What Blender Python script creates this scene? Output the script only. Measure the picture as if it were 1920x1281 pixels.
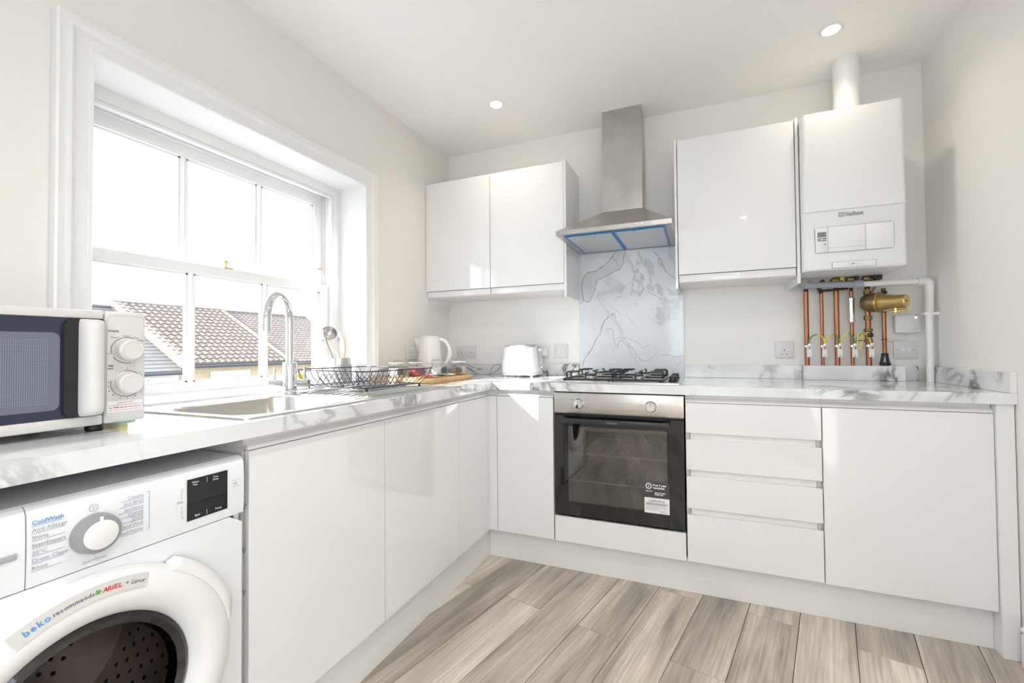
import bpy, bmesh, math, random
from mathutils import Vector, Matrix
random.seed(7)
PI = math.pi
scene = bpy.context.scene
for o in list(bpy.data.objects):
    bpy.data.objects.remove(o)
col = scene.collection

# ---------------------------------------------------------------- camera
CAM = Vector((1.6073, -2.6202, 1.0767))
YAW, PITCH, ROLL, FPX, PX, PY = 0.3842, 0.0193, -0.0088, 818.30, 20.8, -1.95
fw = Vector((-math.sin(YAW)*math.cos(PITCH), math.cos(YAW)*math.cos(PITCH), math.sin(PITCH)))
rt = Vector((math.cos(YAW), math.sin(YAW), 0)); upv = rt.cross(fw)
r2 = rt*math.cos(ROLL)+upv*math.sin(ROLL); u2 = -rt*math.sin(ROLL)+upv*math.cos(ROLL)
cd = bpy.data.cameras.new('camera'); cam = bpy.data.objects.new('camera', cd); col.objects.link(cam)
cd.sensor_width = 36; cd.sensor_fit = 'HORIZONTAL'; cd.lens = FPX/1920*36
cd.shift_x = -PX/1920; cd.shift_y = PY/1920; cd.clip_start = 0.02; cd.clip_end = 300
M = Matrix((( r2.x, u2.x, -fw.x, CAM.x), (r2.y, u2.y, -fw.y, CAM.y), (r2.z, u2.z, -fw.z, CAM.z), (0, 0, 0, 1)))
cam.matrix_world = M
scene.camera = cam

# ---------------------------------------------------------------- sky, sun, exposure
world = bpy.data.worlds.new('sky'); scene.world = world; world.use_nodes = True
bg = world.node_tree.nodes['Background']
bg.inputs[0].default_value = (0.82, 0.91, 1.0, 1); bg.inputs[1].default_value = 2.4
sd = bpy.data.lights.new('sun', 'SUN'); sun = bpy.data.objects.new('sun', sd); col.objects.link(sun)
sd.energy = 8.0; sd.angle = math.radians(0.6); sd.color = (1.0, 0.985, 0.96)
sun.location = (-6, -8, 6)
sun.rotation_euler = Vector((1.0, 1.12, -0.80)).to_track_quat('-Z', 'Y').to_euler()
vs = scene.view_settings
vs.view_transform = 'Standard'; vs.look = 'None'; vs.gamma = 1.0; vs.use_curve_mapping = False
vs.exposure = 1.15
scene.cycles.use_denoising = True
scene.cycles.max_bounces = 12; scene.cycles.diffuse_bounces = 6; scene.cycles.glossy_bounces = 6
scene.cycles.transparent_max_bounces = 16; scene.cycles.transmission_bounces = 6
scene.cycles.sample_clamp_indirect = 6.0
LAMP_W = 0.60          # watts of each ceiling downlight over the back worktop
FILL_W = 3.4         # and of each unseen downlight added as fill light

# ---------------------------------------------------------------- helpers
OFF = {}
def R(d): return math.radians(d)
def put(o, label=None, cat=None, group=None, kind=None):
    if label: o['label'] = label
    if cat: o['category'] = cat
    if group: o['group'] = group
    if kind: o['kind'] = kind
    return o
def thing(name, loc, label, cat, group=None, rz=0.0, kind=None):
    o = bpy.data.objects.new(name, None); col.objects.link(o)
    o.location = loc; o.rotation_euler = (0, 0, rz); o.empty_display_size = 0.05
    OFF[o.name] = (Vector(loc), rz)
    return put(o, label, cat, group, kind)

class MB:
    def __init__(s): s.v = []; s.f = []
    def add(s, vs, fs):
        b = len(s.v); s.v += [Vector(p) for p in vs]; s.f += [tuple(i+b for i in f) for f in fs]; return s
    def box(s, x0, x1, y0, y1, z0, z1, bev=0.0, seg=2):
        x0, x1 = sorted((x0, x1)); y0, y1 = sorted((y0, y1)); z0, z1 = sorted((z0, z1))
        if bev <= 0:
            return s.add([(x0,y0,z0),(x1,y0,z0),(x1,y1,z0),(x0,y1,z0),(x0,y0,z1),(x1,y0,z1),(x1,y1,z1),(x0,y1,z1)],
                         [(0,3,2,1),(4,5,6,7),(0,1,5,4),(1,2,6,5),(2,3,7,6),(3,0,4,7)])
        bm = bmesh.new(); bmesh.ops.create_cube(bm, size=1)
        for v in bm.verts:
            v.co = Vector(((x0+x1)/2+v.co.x*(x1-x0), (y0+y1)/2+v.co.y*(y1-y0), (z0+z1)/2+v.co.z*(z1-z0)))
        bmesh.ops.bevel(bm, geom=bm.edges[:], offset=min(bev, .49*min(x1-x0, y1-y0, z1-z0)), segments=seg, profile=.5, affect='EDGES')
        bm.verts.index_update()
        s.add([v.co.copy() for v in bm.verts], [tuple(v.index for v in f.verts) for f in bm.faces]); bm.free(); return s
    def prism(s, poly, ax, a, b):
        # poly: 2-D points in the two other axes (x:(y,z) y:(x,z) z:(x,y))
        def P(p, t): return {'x': (t, p[0], p[1]), 'y': (p[0], t, p[1]), 'z': (p[0], p[1], t)}[ax]
        n = len(poly)
        return s.add([P(p, a) for p in poly]+[P(p, b) for p in poly],
                     [tuple(range(n))[::-1], tuple(range(n, 2*n))]+[(i, (i+1) % n, n+(i+1) % n, n+i) for i in range(n)])
    def lathe(s, prof, c=(0, 0, 0), axis=(0, 0, 1), n=24, cap=True, rib=None):
        a = Vector(axis).normalized(); e = a.orthogonal().normalized(); g = a.cross(e); c = Vector(c); vs = []
        for (r, h) in prof:
            for k in range(n):
                t = 2*PI*k/n; rr = r if rib is None else r*(1+rib(t, h))
                vs.append(c+a*h+(e*math.cos(t)+g*math.sin(t))*rr)
        fs = []; m = len(prof)
        for i in range(m-1):
            for k in range(n):
                fs.append((i*n+k, i*n+(k+1) % n, (i+1)*n+(k+1) % n, (i+1)*n+k))
        if cap:
            fs.append(tuple(range(n))[::-1]); fs.append(tuple((m-1)*n+k for k in range(n)))
        return s.add(vs, fs)
    def cyl(s, p, q, r, n=16, r1=None):
        p = Vector(p); q = Vector(q); L = (q-p).length
        return s.lathe([(r, 0), (r if r1 is None else r1, L)], p, q-p, n)
    def tube(s, pts, r, n=8, closed=False, cap=True):
        pts = [Vector(p) for p in pts]; m = len(pts); rs = r if isinstance(r, (list, tuple)) else [r]*m
        vs = []; prev = None
        for i in range(m):
            a = pts[(i-1) % m] if (closed or i > 0) else pts[i]; b = pts[(i+1) % m] if (closed or i < m-1) else pts[i]
            t = (b-a).normalized()
            if prev is None: e = t.orthogonal().normalized()
            else:
                e = prev-t*prev.dot(t); e = e.normalized() if e.length > 1e-6 else t.orthogonal().normalized()
            prev = e; g = t.cross(e)
            for k in range(n):
                w = 2*PI*k/n; vs.append(pts[i]+(e*math.cos(w)+g*math.sin(w))*rs[i])
        fs = []
        for i in range(m if closed else m-1):
            j = (i+1) % m
            for k in range(n): fs.append((i*n+k, i*n+(k+1) % n, j*n+(k+1) % n, j*n+k))
        if cap and not closed: fs += [tuple(range(n))[::-1], tuple((m-1)*n+k for k in range(n))]
        return s.add(vs, fs)
    def sphere(s, c, r, n=14, m=9, sc=(1, 1, 1)):
        prof = []; c = Vector(c); vs = []; fs = []
        for i in range(m+1):
            a = PI*i/m
            for k in range(n):
                t = 2*PI*k/n
                vs.append((c.x+sc[0]*r*math.sin(a)*math.cos(t), c.y+sc[1]*r*math.sin(a)*math.sin(t), c.z-sc[2]*r*math.cos(a)))
        for i in range(m):
            for k in range(n): fs.append((i*n+k, i*n+(k+1) % n, (i+1)*n+(k+1) % n, (i+1)*n+k))
        return s.add(vs, fs)
    def loops(s, loops, cap0=False, cap1=False, closed=True):
        n = len(loops[0]); fs = []
        vs = [p for l in loops for p in l]
        for i in range(len(loops)-1):
            for k in range(n if closed else n-1):
                fs.append((i*n+k, i*n+(k+1) % n, (i+1)*n+(k+1) % n, (i+1)*n+k))
        if cap0: fs.append(tuple(range(n))[::-1])
        if cap1: fs.append(tuple((len(loops)-1)*n+k for k in range(n)))
        return s.add(vs, fs)
    def build(s, name, mat, parent=None, label=None, cat=None, group=None, kind=None, local=False, sharp=32, origin=None):
        me = bpy.data.meshes.new(name)
        if parent is not None:
            L, rz = OFF[parent.name]
            vv = s.v if local else [Matrix.Rotation(-rz, 3, 'Z') @ (p-L) for p in s.v]
            o = bpy.data.objects.new(name, me)
        else:
            if origin is None:
                xs = [p.x for p in s.v]; ys = [p.y for p in s.v]; zs = [p.z for p in s.v]
                origin = ((min(xs)+max(xs))/2, (min(ys)+max(ys))/2, min(zs))
            L = Vector(origin); vv = [p-L for p in s.v]; o = bpy.data.objects.new(name, me); o.location = L; rz = 0.0
        me.from_pydata([tuple(p) for p in vv], [], s.f); me.validate(); me.update()
        bm = bmesh.new(); bm.from_mesh(me); bmesh.ops.recalc_face_normals(bm, faces=bm.faces[:]); bm.to_mesh(me); bm.free()
        me.shade_smooth(); me.set_sharp_from_angle(angle=R(sharp))
        if mat is not None: me.materials.append(MAT[mat] if isinstance(mat, str) else mat)
        col.objects.link(o)
        if parent is not None: o.parent = parent
        OFF[o.name] = (L, rz)
        return put(o, label, cat, group, kind)

def bx(*a, **k): return MB().box(*a, **k)
def rrect(x0, x1, y0, y1, r, n=5):
    pts = []
    for (cx, cy, a0) in ((x1-r, y1-r, 0), (x0+r, y1-r, 90), (x0+r, y0+r, 180), (x1-r, y0+r, 270)):
        for k in range(n+1):
            a = R(a0+90*k/n); pts.append((cx+r*math.cos(a), cy+r*math.sin(a)))
    return pts
def arc(c, r, a0, a1, n, e, g):
    c = Vector(c); e = Vector(e); g = Vector(g)
    return [c+(e*math.cos(R(a0+(a1-a0)*k/n))+g*math.sin(R(a0+(a1-a0)*k/n)))*r for k in range(n+1)]
def smooth_path(pts, n=6):
    P = [Vector(p) for p in pts]; out = []
    for i in range(len(P)-1):
        p0 = P[max(i-1, 0)]; p1 = P[i]; p2 = P[i+1]; p3 = P[min(i+2, len(P)-1)]
        for k in range(n):
            t = k/n
            out.append(.5*((2*p1)+(p2-p0)*t+(2*p0-5*p1+4*p2-p3)*t*t+(3*p1-p0-3*p2+p3)*t**3))
    out.append(P[-1]); return out
TEXTS = []
def text(s, size, loc, right, up, mat, parent, name='lettering', align='LEFT', bold=0.0, shear=0.0, sx=1.0):
    TEXTS.append((s, size, Vector(loc), Vector(right).normalized(), Vector(up).normalized(), mat, parent, name, align, bold, shear, sx))
def flush_texts():
    tmp = []
    for t in TEXTS:
        cu = bpy.data.curves.new('t', 'FONT'); cu.body = t[0]; cu.size = t[1]; cu.align_x = t[8]; cu.offset = t[9]; cu.shear = t[10]
        cu.resolution_u = 2
        o = bpy.data.objects.new('t', cu); col.objects.link(o); tmp.append(o)
    dg = bpy.context.evaluated_depsgraph_get(); dg.update()
    for o, (s, size, loc, rg, up, mat, parent, name, align, bold, shear, sx) in zip(tmp, TEXTS):
        me = bpy.data.meshes.new_from_object(o.evaluated_get(dg))
        L, rz = OFF[parent.name]; Ri = Matrix.Rotation(-rz, 3, 'Z')
        for v in me.vertices:
            v.co = Ri @ (loc+rg*v.co.x*sx+up*v.co.y-L)
        me.materials.clear(); me.materials.append(MAT[mat])
        q = bpy.data.objects.new(name, me); col.objects.link(q); q.parent = parent
        OFF[q.name] = (L, rz)
    for o in tmp:
        cu = o.data; bpy.data.objects.remove(o); bpy.data.curves.remove(cu)

# ---------------------------------------------------------------- materials
MAT = {}
def newmat(name):
    m = bpy.data.materials.new(name); m.use_nodes = True; MAT[name] = m
    nt = m.node_tree; return m, nt, nt.nodes['Principled BSDF']
def N(nt, t, **k):
    n = nt.nodes.new(t)
    for a, b in k.items(): setattr(n, a, b)
    return n
def pm(name, colr, rough=.5, metal=0.0, coat=0.0, spec=.5, bump=0.0, bscale=60, vary=0.0, vscale=4, emit=None, trans=0.0, stretch=None, sub=0.0):
    m, nt, b = newmat(name)
    b.inputs['Base Color'].default_value = (*colr, 1); b.inputs['Roughness'].default_value = rough
    b.inputs['Metallic'].default_value = metal; b.inputs['Coat Weight'].default_value = coat; b.inputs['Coat Roughness'].default_value = .03
    b.inputs['Specular IOR Level'].default_value = spec
    if trans: b.inputs['Transmission Weight'].default_value = trans
    if emit: b.inputs['Emission Color'].default_value = (*emit[0], 1); b.inputs['Emission Strength'].default_value = emit[1]
    tc = N(nt, 'ShaderNodeTexCoord'); src = tc.outputs['Object']
    if stretch:
        mp = N(nt, 'ShaderNodeMapping'); mp.inputs['Scale'].default_value = stretch; nt.links.new(src, mp.inputs[0]); src = mp.outputs[0]
    if vary:
        nz = N(nt, 'ShaderNodeTexNoise'); nz.inputs['Scale'].default_value = vscale; nz.inputs['Detail'].default_value = 5
        nt.links.new(src, nz.inputs['Vector'])
        mx = N(nt, 'ShaderNodeMix', data_type='RGBA')
        mx.inputs[6].default_value = (*[c*(1-vary) for c in colr], 1); mx.inputs[7].default_value = (*[min(1, c*(1+vary)) for c in colr], 1)
        nt.links.new(nz.outputs['Fac'], mx.inputs[0]); nt.links.new(mx.outputs[2], b.inputs['Base Color'])
    if bump:
        nz = N(nt, 'ShaderNodeTexNoise'); nz.inputs['Scale'].default_value = bscale; nz.inputs['Detail'].default_value = 3
        nt.links.new(src, nz.inputs['Vector'])
        bp = N(nt, 'ShaderNodeBump'); bp.inputs['Strength'].default_value = bump; bp.inputs['Distance'].default_value = .002
        nt.links.new(nz.outputs['Fac'], bp.inputs['Height']); nt.links.new(bp.outputs[0], b.inputs['Normal'])
    return m
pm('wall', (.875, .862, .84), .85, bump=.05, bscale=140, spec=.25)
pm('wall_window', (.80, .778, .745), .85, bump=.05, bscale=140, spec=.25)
pm('ceiling', (.92, .912, .905), .9, bump=.03, bscale=120, spec=.2)
pm('gloss_white', (.81, .815, .825), .07, coat=.6)
pm('matt_white', (.85, .84, .83), .4)
pm('carcass', (.80, .79, .77), .35)
pm('plinth', (.79, .79, .79), .2)
pm('paint_white', (.82, .82, .82), .3)
pm('plastic_white', (.81, .82, .83), .3)
pm('plastic_cream', (.66, .652, .64), .35)
pm('plastic_switch', (.74, .73, .75), .35)
pm('plastic_grey', (.42, .43, .45), .4)
pm('pipe_grey', (.36, .40, .46), .45)
pm('pipe_white', (.85, .85, .84), .35)
pm('washer_white', (.79, .81, .85), .25)
pm('knob_grey', (.30, .31, .32), .3)
pm('black_plastic', (.012, .012, .016), .35)
pm('black_enamel', (.02, .02, .024), .3)
pm('black_gloss', (.006, .006, .008), .04, coat=.5)
pm('rubber', (.02, .02, .02), .7)
pm('navy_glass', (.018, .022, .05), .06, coat=.3)
pm('chrome', (.80, .81, .83), .05, metal=1)
pm('steel', (.62, .61, .60), .28, metal=1, vary=.10, vscale=6, bump=.04, bscale=90, stretch=(1, 1, 1))
pm('steel_sink', (.70, .69, .67), .22, metal=1, vary=.06, vscale=10)
pm('steel_brushed', (.60, .575, .55), .33, metal=1, vary=.12, vscale=5, stretch=(.6, 1, 14), bump=.05, bscale=40)
pm('steel_hood', (.52, .50, .485), .36, metal=1, vary=.34, vscale=6, bump=.05, bscale=20)
pm('filter_mesh', (.60, .61, .62), .45, metal=.6, vary=.1, vscale=200)
pm('blue_film', (.02, .22, .55), .3)
pm('copper', (.37, .155, .088), .26, metal=1, vary=.4, vscale=14)
pm('copper_dark', (.12, .065, .045), .4, metal=.8, vary=.4, vscale=30)
pm('brass', (.48, .33, .13), .36, metal=1, vary=.2, vscale=30)
pm('brass_shiny', (.80, .58, .22), .2, metal=1)
pm('brass_dull', (.27, .19, .10), .4, metal=.9, vary=.3, vscale=40, bump=.2, bscale=150)
pm('earth_green', (.05, .36, .10), .4)
pm('earth_yellow', (.85, .68, .05), .4)
pm('yellow', (.90, .68, .06), .7, bump=.4, bscale=200)
pm('green', (.08, .42, .16), .8, bump=.5, bscale=300)
pm('ink_dark', (.06, .06, .07), .5)
pm('ink_grey', (.30, .31, .33), .5)
pm('ink_blue', (.10, .30, .62), .5)
pm('ink_red', (.60, .06, .06), .5)
pm('ink_navy', (.05, .06, .16), .5)
pm('ink_green', (.15, .42, .10), .5)
pm('ink_white', (.88, .88, .88), .5)
pm('sticker_silver', (.60, .60, .58), .35)
pm('sticker_white', (.82, .82, .83), .5)
pm('sticker_dark', (.055, .055, .06), .45)
pm('lcd', (.22, .26, .24), .2)
pm('wood_light', (.72, .50, .30), .5, vary=.22, vscale=9, stretch=(1, 1, 6))
pm('bamboo', (.66, .43, .20), .45, vary=.18, vscale=6, stretch=(8, 1, 8))
pm('utensil_steel', (.60, .58, .57), .2, metal=1)
pm('silicone_grey', (.33, .35, .38), .6)
pm('rack_wire', (.035, .035, .05), .35)
pm('ceramic_rib', (.84, .825, .80), .22, coat=.3)
pm('toaster_white', (.86, .865, .87), .2, coat=.3)
pm('label_slate', (.10, .10, .12), .6)
pm('tea', (.36, .04, .05), .7, vary=.5, vscale=60)
pm('biscuit', (.55, .36, .20), .8, vary=.4, vscale=50)
pm('sachet_red', (.70, .06, .07), .35, vary=.3, vscale=30)
pm('sachet_white', (.82, .80, .78), .35, vary=.2, vscale=40)
pm('sachet_green', (.20, .36, .24), .4, vary=.4, vscale=40)
pm('sachet_tan', (.70, .50, .34), .4, vary=.3, vscale=40)
pm('oven_inside', (.42, .40, .36), .35, metal=.3, vary=.3, vscale=8)
pm('shelf_wire', (.85, .84, .82), .3, metal=.4)
pm('drum_steel', (.50, .46, .43), .32, metal=1, vary=.3, vscale=12)
pm('lamp_glow', (1, 1, 1), .5, emit=((1.0, .88, .70), 14.0))
pm('led', (1, .8, .3), .5, emit=((1.0, .75, .2), 3.0))
pm('render_cream', (.52, .48, .41), .9)
pm('mortar_strip', (.24, .21, .16), .9, vary=.2, vscale=3)
pm('far_white', (.55, .56, .58), .5)
pm('far_glass', (.35, .38, .42), .1)
pm('gutter', (.05, .05, .06), .5)
pm('asphalt', (.22, .22, .22), .9)
pm('grout', (.30, .26, .23), .9)
pm('back_door', (.80, .79, .77), .4)

def glassmat(name, tint, refl_min=.04, rough=0.0):
    m, nt, b = newmat(name); nt.nodes.remove(b); out = nt.nodes['Material Output']
    tr = N(nt, 'ShaderNodeBsdfTransparent'); tr.inputs[0].default_value = (*tint, 1)
    gl = N(nt, 'ShaderNodeBsdfGlossy'); gl.inputs['Roughness'].default_value = rough
    fr = N(nt, 'ShaderNodeFresnel'); fr.inputs[0].default_value = 1.45
    ad = N(nt, 'ShaderNodeMath', operation='MAXIMUM'); ad.inputs[1].default_value = refl_min
    nt.links.new(fr.outputs[0], ad.inputs[0])
    # the inner face of the sheet only lets light out again (no second, total reflection)
    ge = N(nt, 'ShaderNodeNewGeometry'); iv = N(nt, 'ShaderNodeMath', operation='SUBTRACT'); iv.inputs[0].default_value = 1.0
    nt.links.new(ge.outputs['Backfacing'], iv.inputs[1])
    mu = N(nt, 'ShaderNodeMath', operation='MULTIPLY'); nt.links.new(ad.outputs[0], mu.inputs[0]); nt.links.new(iv.outputs[0], mu.inputs[1])
    mx = N(nt, 'ShaderNodeMixShader')
    nt.links.new(mu.outputs[0], mx.inputs[0]); nt.links.new(tr.outputs[0], mx.inputs[1]); nt.links.new(gl.outputs[0], mx.inputs[2])
    nt.links.new(mx.outputs[0], out.inputs[0]); return m
glassmat('pane', (.97, .98, .98))
glassmat('jar_glass', (.90, .92, .92), .10)
glassmat('oven_glass', (.62, .60, .58), .17)
glassmat('washer_glass', (.50, .48, .47), .06)

def marble(name, base, soft, dark, scale, off, thick):
    m, nt, b = newmat(name)
    b.inputs['Roughness'].default_value = .09; b.inputs['Coat Weight'].default_value = .25; b.inputs['Coat Roughness'].default_value = .03
    ge = N(nt, 'ShaderNodeNewGeometry')
    mp = N(nt, 'ShaderNodeMapping'); mp.inputs['Location'].default_value = off; mp.inputs['Rotation'].default_value = (.3, .2, .6)
    nt.links.new(ge.outputs['Position'], mp.inputs[0])
    nz = N(nt, 'ShaderNodeTexNoise'); nz.inputs['Scale'].default_value = scale; nz.inputs['Detail'].default_value = 9; nz.inputs['Roughness'].default_value = .58; nz.inputs['Distortion'].default_value = .7
    nt.links.new(mp.outputs[0], nz.inputs['Vector'])
    s1 = N(nt, 'ShaderNodeMath', operation='SUBTRACT'); s1.inputs[1].default_value = .5; nt.links.new(nz.outputs['Fac'], s1.inputs[0])
    ab = N(nt, 'ShaderNodeMath', operation='ABSOLUTE'); nt.links.new(s1.outputs[0], ab.inputs[0])
    cr = N(nt, 'ShaderNodeValToRGB'); e = cr.color_ramp.elements
    e[0].position = 0; e[0].color = (1, 1, 1, 1); e[1].position = thick*5; e[1].color = (0, 0, 0, 1)
    k = e.new(thick); k.color = (.80, .80, .80, 1); k = e.new(thick*2.0); k.color = (.20, .20, .20, 1)
    nt.links.new(ab.outputs[0], cr.inputs[0])
    n2 = N(nt, 'ShaderNodeTexNoise'); n2.inputs['Scale'].default_value = scale*.9; n2.inputs['Detail'].default_value = 3; nt.links.new(mp.outputs[0], n2.inputs['Vector'])
    c2 = N(nt, 'ShaderNodeValToRGB'); c2.color_ramp.elements[0].position = .38; c2.color_ramp.elements[1].position = .58
    nt.links.new(n2.outputs['Fac'], c2.inputs[0])
    mu = N(nt, 'ShaderNodeMath', operation='MULTIPLY'); nt.links.new(cr.outputs[0], mu.inputs[0]); nt.links.new(c2.outputs[0], mu.inputs[1])
    n3 = N(nt, 'ShaderNodeTexNoise'); n3.inputs['Scale'].default_value = scale*1.6; n3.inputs['Detail'].default_value = 4; nt.links.new(mp.outputs[0], n3.inputs['Vector'])
    c3 = N(nt, 'ShaderNodeValToRGB'); c3.color_ramp.elements[0].position = .40; c3.color_ramp.elements[1].position = .72
    nt.links.new(n3.outputs['Fac'], c3.inputs[0])
    m1 = N(nt, 'ShaderNodeMix', data_type='RGBA'); m1.inputs[6].default_value = (*base, 1); m1.inputs[7].default_value = (*soft, 1); nt.links.new(c3.outputs[0], m1.inputs[0])
    m2 = N(nt, 'ShaderNodeMix', data_type='RGBA'); m2.inputs[7].default_value = (*dark, 1); nt.links.new(m1.outputs[2], m2.inputs[6]); nt.links.new(mu.outputs[0], m2.inputs[0])
    nt.links.new(m2.outputs[2], b.inputs['Base Color'])
marble('marble', (.82, .835, .85), (.70, .715, .735), (.17, .18, .20), 3.4, (3.1, .7, 1.3), .014)
marble('marble_panel', (.76, .805, .845), (.67, .71, .75), (.52, .55, .585), 2.6, (1.7, 4.4, 2.2), .008)
pm('vein_dark', (.16, .165, .18), .09, coat=.25)
pm('vein_mid', (.40, .42, .45), .09, coat=.25)
pm('vein_soft', (.56, .59, .625), .09, coat=.25)
pm('vein_patch', (.64, .675, .705), .09, coat=.25, vary=.22, vscale=11)

def plankmat():
    m, nt, b = newmat('plank'); b.inputs['Roughness'].default_value = .38
    tc = N(nt, 'ShaderNodeTexCoord'); oi = N(nt, 'ShaderNodeObjectInfo')
    cb = N(nt, 'ShaderNodeCombineXYZ')
    mm = N(nt, 'ShaderNodeMath', operation='MULTIPLY'); mm.inputs[1].default_value = 37.0
    nt.links.new(oi.outputs['Random'], mm.inputs[0]); nt.links.new(mm.outputs[0], cb.inputs[2]); nt.links.new(mm.outputs[0], cb.inputs[0])
    ad = N(nt, 'ShaderNodeVectorMath', operation='ADD'); nt.links.new(tc.outputs['Object'], ad.inputs[0]); nt.links.new(cb.outputs[0], ad.inputs[1])
    def nz(sc, scale, det, dis):
        mp = N(nt, 'ShaderNodeMapping'); mp.inputs['Scale'].default_value = sc; nt.links.new(ad.outputs[0], mp.inputs[0])
        n = N(nt, 'ShaderNodeTexNoise'); n.inputs['Scale'].default_value = scale; n.inputs['Detail'].default_value = det; n.inputs['Distortion'].default_value = dis
        nt.links.new(mp.outputs[0], n.inputs['Vector']); return n.outputs['Fac']
    a = nz((1, .11, 1), 10, 6, .45); g = nz((1, .035, 1), 120, 6, .2)
    r1 = N(nt, 'ShaderNodeValToRGB'); e = r1.color_ramp.elements
    e[0].position = .28; e[0].color = (.30, .262, .232, 1); e[1].position = .72; e[1].color = (.80, .72, .63, 1)
    k = e.new(.5); k.color = (.58, .515, .45, 1)
    nt.links.new(a, r1.inputs[0])
    r2_ = N(nt, 'ShaderNodeValToRGB'); r2_.color_ramp.elements[0].position = .3; r2_.color_ramp.elements[0].color = (.70, .70, .70, 1); r2_.color_ramp.elements[1].position = .7; r2_.color_ramp.elements[1].color = (1.1, 1.1, 1.1, 1)
    nt.links.new(g, r2_.inputs[0])
    mx = N(nt, 'ShaderNodeMix', data_type='RGBA', blend_type='MULTIPLY'); mx.inputs[0].default_value = 1
    nt.links.new(r1.outputs[0], mx.inputs[6]); nt.links.new(r2_.outputs[0], mx.inputs[7])
    mr = N(nt, 'ShaderNodeMapRange'); mr.inputs[3].default_value = .82; mr.inputs[4].default_value = 1.22; nt.links.new(oi.outputs['Random'], mr.inputs[0])
    sc = N(nt, 'ShaderNodeVectorMath', operation='SCALE'); nt.links.new(mx.outputs[2], sc.inputs[0]); nt.links.new(mr.outputs[0], sc.inputs[3])
    nt.links.new(sc.outputs[0], b.inputs['Base Color'])
    bp = N(nt, 'ShaderNodeBump'); bp.inputs['Strength'].default_value = .12; bp.inputs['Distance'].default_value = .001
    nt.links.new(g, bp.inputs['Height']); nt.links.new(bp.outputs[0], b.inputs['Normal'])
plankmat()

def dotmat():
    m, nt, b = newmat('oven_mesh_dots'); b.inputs['Roughness'].default_value = .12
    tc = N(nt, 'ShaderNodeTexCoord'); sp = N(nt, 'ShaderNodeSeparateXYZ'); nt.links.new(tc.outputs['Object'], sp.inputs[0])
    def fr(sock, sc):
        a = N(nt, 'ShaderNodeMath', operation='MULTIPLY'); a.inputs[1].default_value = sc; nt.links.new(sock, a.inputs[0])
        f = N(nt, 'ShaderNodeMath', operation='FRACT'); nt.links.new(a.outputs[0], f.inputs[0])
        s_ = N(nt, 'ShaderNodeMath', operation='SUBTRACT'); s_.inputs[1].default_value = .5; nt.links.new(f.outputs[0], s_.inputs[0])
        p = N(nt, 'ShaderNodeMath', operation='POWER'); p.inputs[1].default_value = 2; nt.links.new(s_.outputs[0], p.inputs[0]); return p.outputs[0]
    ad = N(nt, 'ShaderNodeMath', operation='ADD'); nt.links.new(fr(sp.outputs[1], 330), ad.inputs[0]); nt.links.new(fr(sp.outputs[2], 330), ad.inputs[1])
    lt = N(nt, 'ShaderNodeMath', operation='LESS_THAN'); lt.inputs[1].default_value = .045; nt.links.new(ad.outputs[0], lt.inputs[0])
    mx = N(nt, 'ShaderNodeMix', data_type='RGBA'); mx.inputs[6].default_value = (.12, .14, .19, 1); mx.inputs[7].default_value = (.32, .35, .40, 1)
    nt.links.new(lt.outputs[0], mx.inputs[0]); nt.links.new(mx.outputs[2], b.inputs['Base Color'])
dotmat()
def brickmat():
    m, nt, b = newmat('brick_far'); b.inputs['Roughness'].default_value = .9
    tc = N(nt, 'ShaderNodeTexCoord'); mp = N(nt, 'ShaderNodeMapping'); mp.inputs['Rotation'].default_value = (PI/2, 0, PI/2)
    sp = N(nt, 'ShaderNodeSeparateXYZ'); nt.links.new(tc.outputs['Object'], sp.inputs[0])
    cb = N(nt, 'ShaderNodeCombineXYZ'); nt.links.new(sp.outputs[1], cb.inputs[0]); nt.links.new(sp.outputs[2], cb.inputs[1])
    br = N(nt, 'ShaderNodeTexBrick'); br.inputs['Scale'].default_value = 1; br.inputs['Brick Width'].default_value = .45; br.inputs['Row Height'].default_value = .15
    br.inputs['Mortar Size'].default_value = .012; br.inputs['Color1'].default_value = (.36, .25, .14, 1); br.inputs['Color2'].default_value = (.42, .31, .19, 1); br.inputs['Mortar'].default_value = (.36, .30, .24, 1)
    nt.links.new(cb.outputs[0], br.inputs['Vector']); nt.links.new(br.outputs[0], b.inputs['Base Color'])
brickmat()
pm('pane_grey', (.13, .15, .20), .1, coat=.3)
pm('roof_tile', (.15, .118, .10), .85, vary=.35, vscale=2.5)
pm('roof_slate', (.13, .122, .115), .8, vary=.35, vscale=2.5)
# ================================================================ the room
W, H, YB = 2.607, 2.4226, -4.2
OY0, OY1, OZ0, OZ1 = -1.935, -.842, .905, 1.928      # kitchen window opening (inside of its lining)
floor = bx(-.05, W+.05, YB-.05, .05, -.06, -.012).build('floor', 'grout', kind='structure', origin=(0, 0, 0))
put(floor, 'grey oak plank floor of the kitchen', 'floor')
ang = -R(13.2); U = Vector((math.sin(-ang), math.cos(ang), 0)); V = Vector((math.cos(ang), -math.sin(-ang), 0))
PW = .1813*math.cos(ang)
base = Vector((.696, -.565, 0))
def clip(poly, x0, x1, y0, y1):
    for (ax, lim, sg) in ((0, x0, 1), (0, x1, -1), (1, y0, 1), (1, y1, -1)):
        out = []
        for i in range(len(poly)):
            a, b = poly[i], poly[(i+1) % len(poly)]
            da, db = sg*(a[ax]-lim), sg*(b[ax]-lim)
            if da >= 0: out.append(a)
            if da*db < 0:
                t = da/(da-db); out.append(a+(b-a)*t)
        poly = out
        if len(poly) < 3: return []
    return poly
joint = {-1: -.825, 1: -.885, 3: -.968, 5: -1.04, 4: -.585, 6: -.64, 8: -.74, 0: -1.62, 2: -1.45, 7: -1.35, 9: -1.25, 10: -.9, -2: -1.2}
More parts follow.
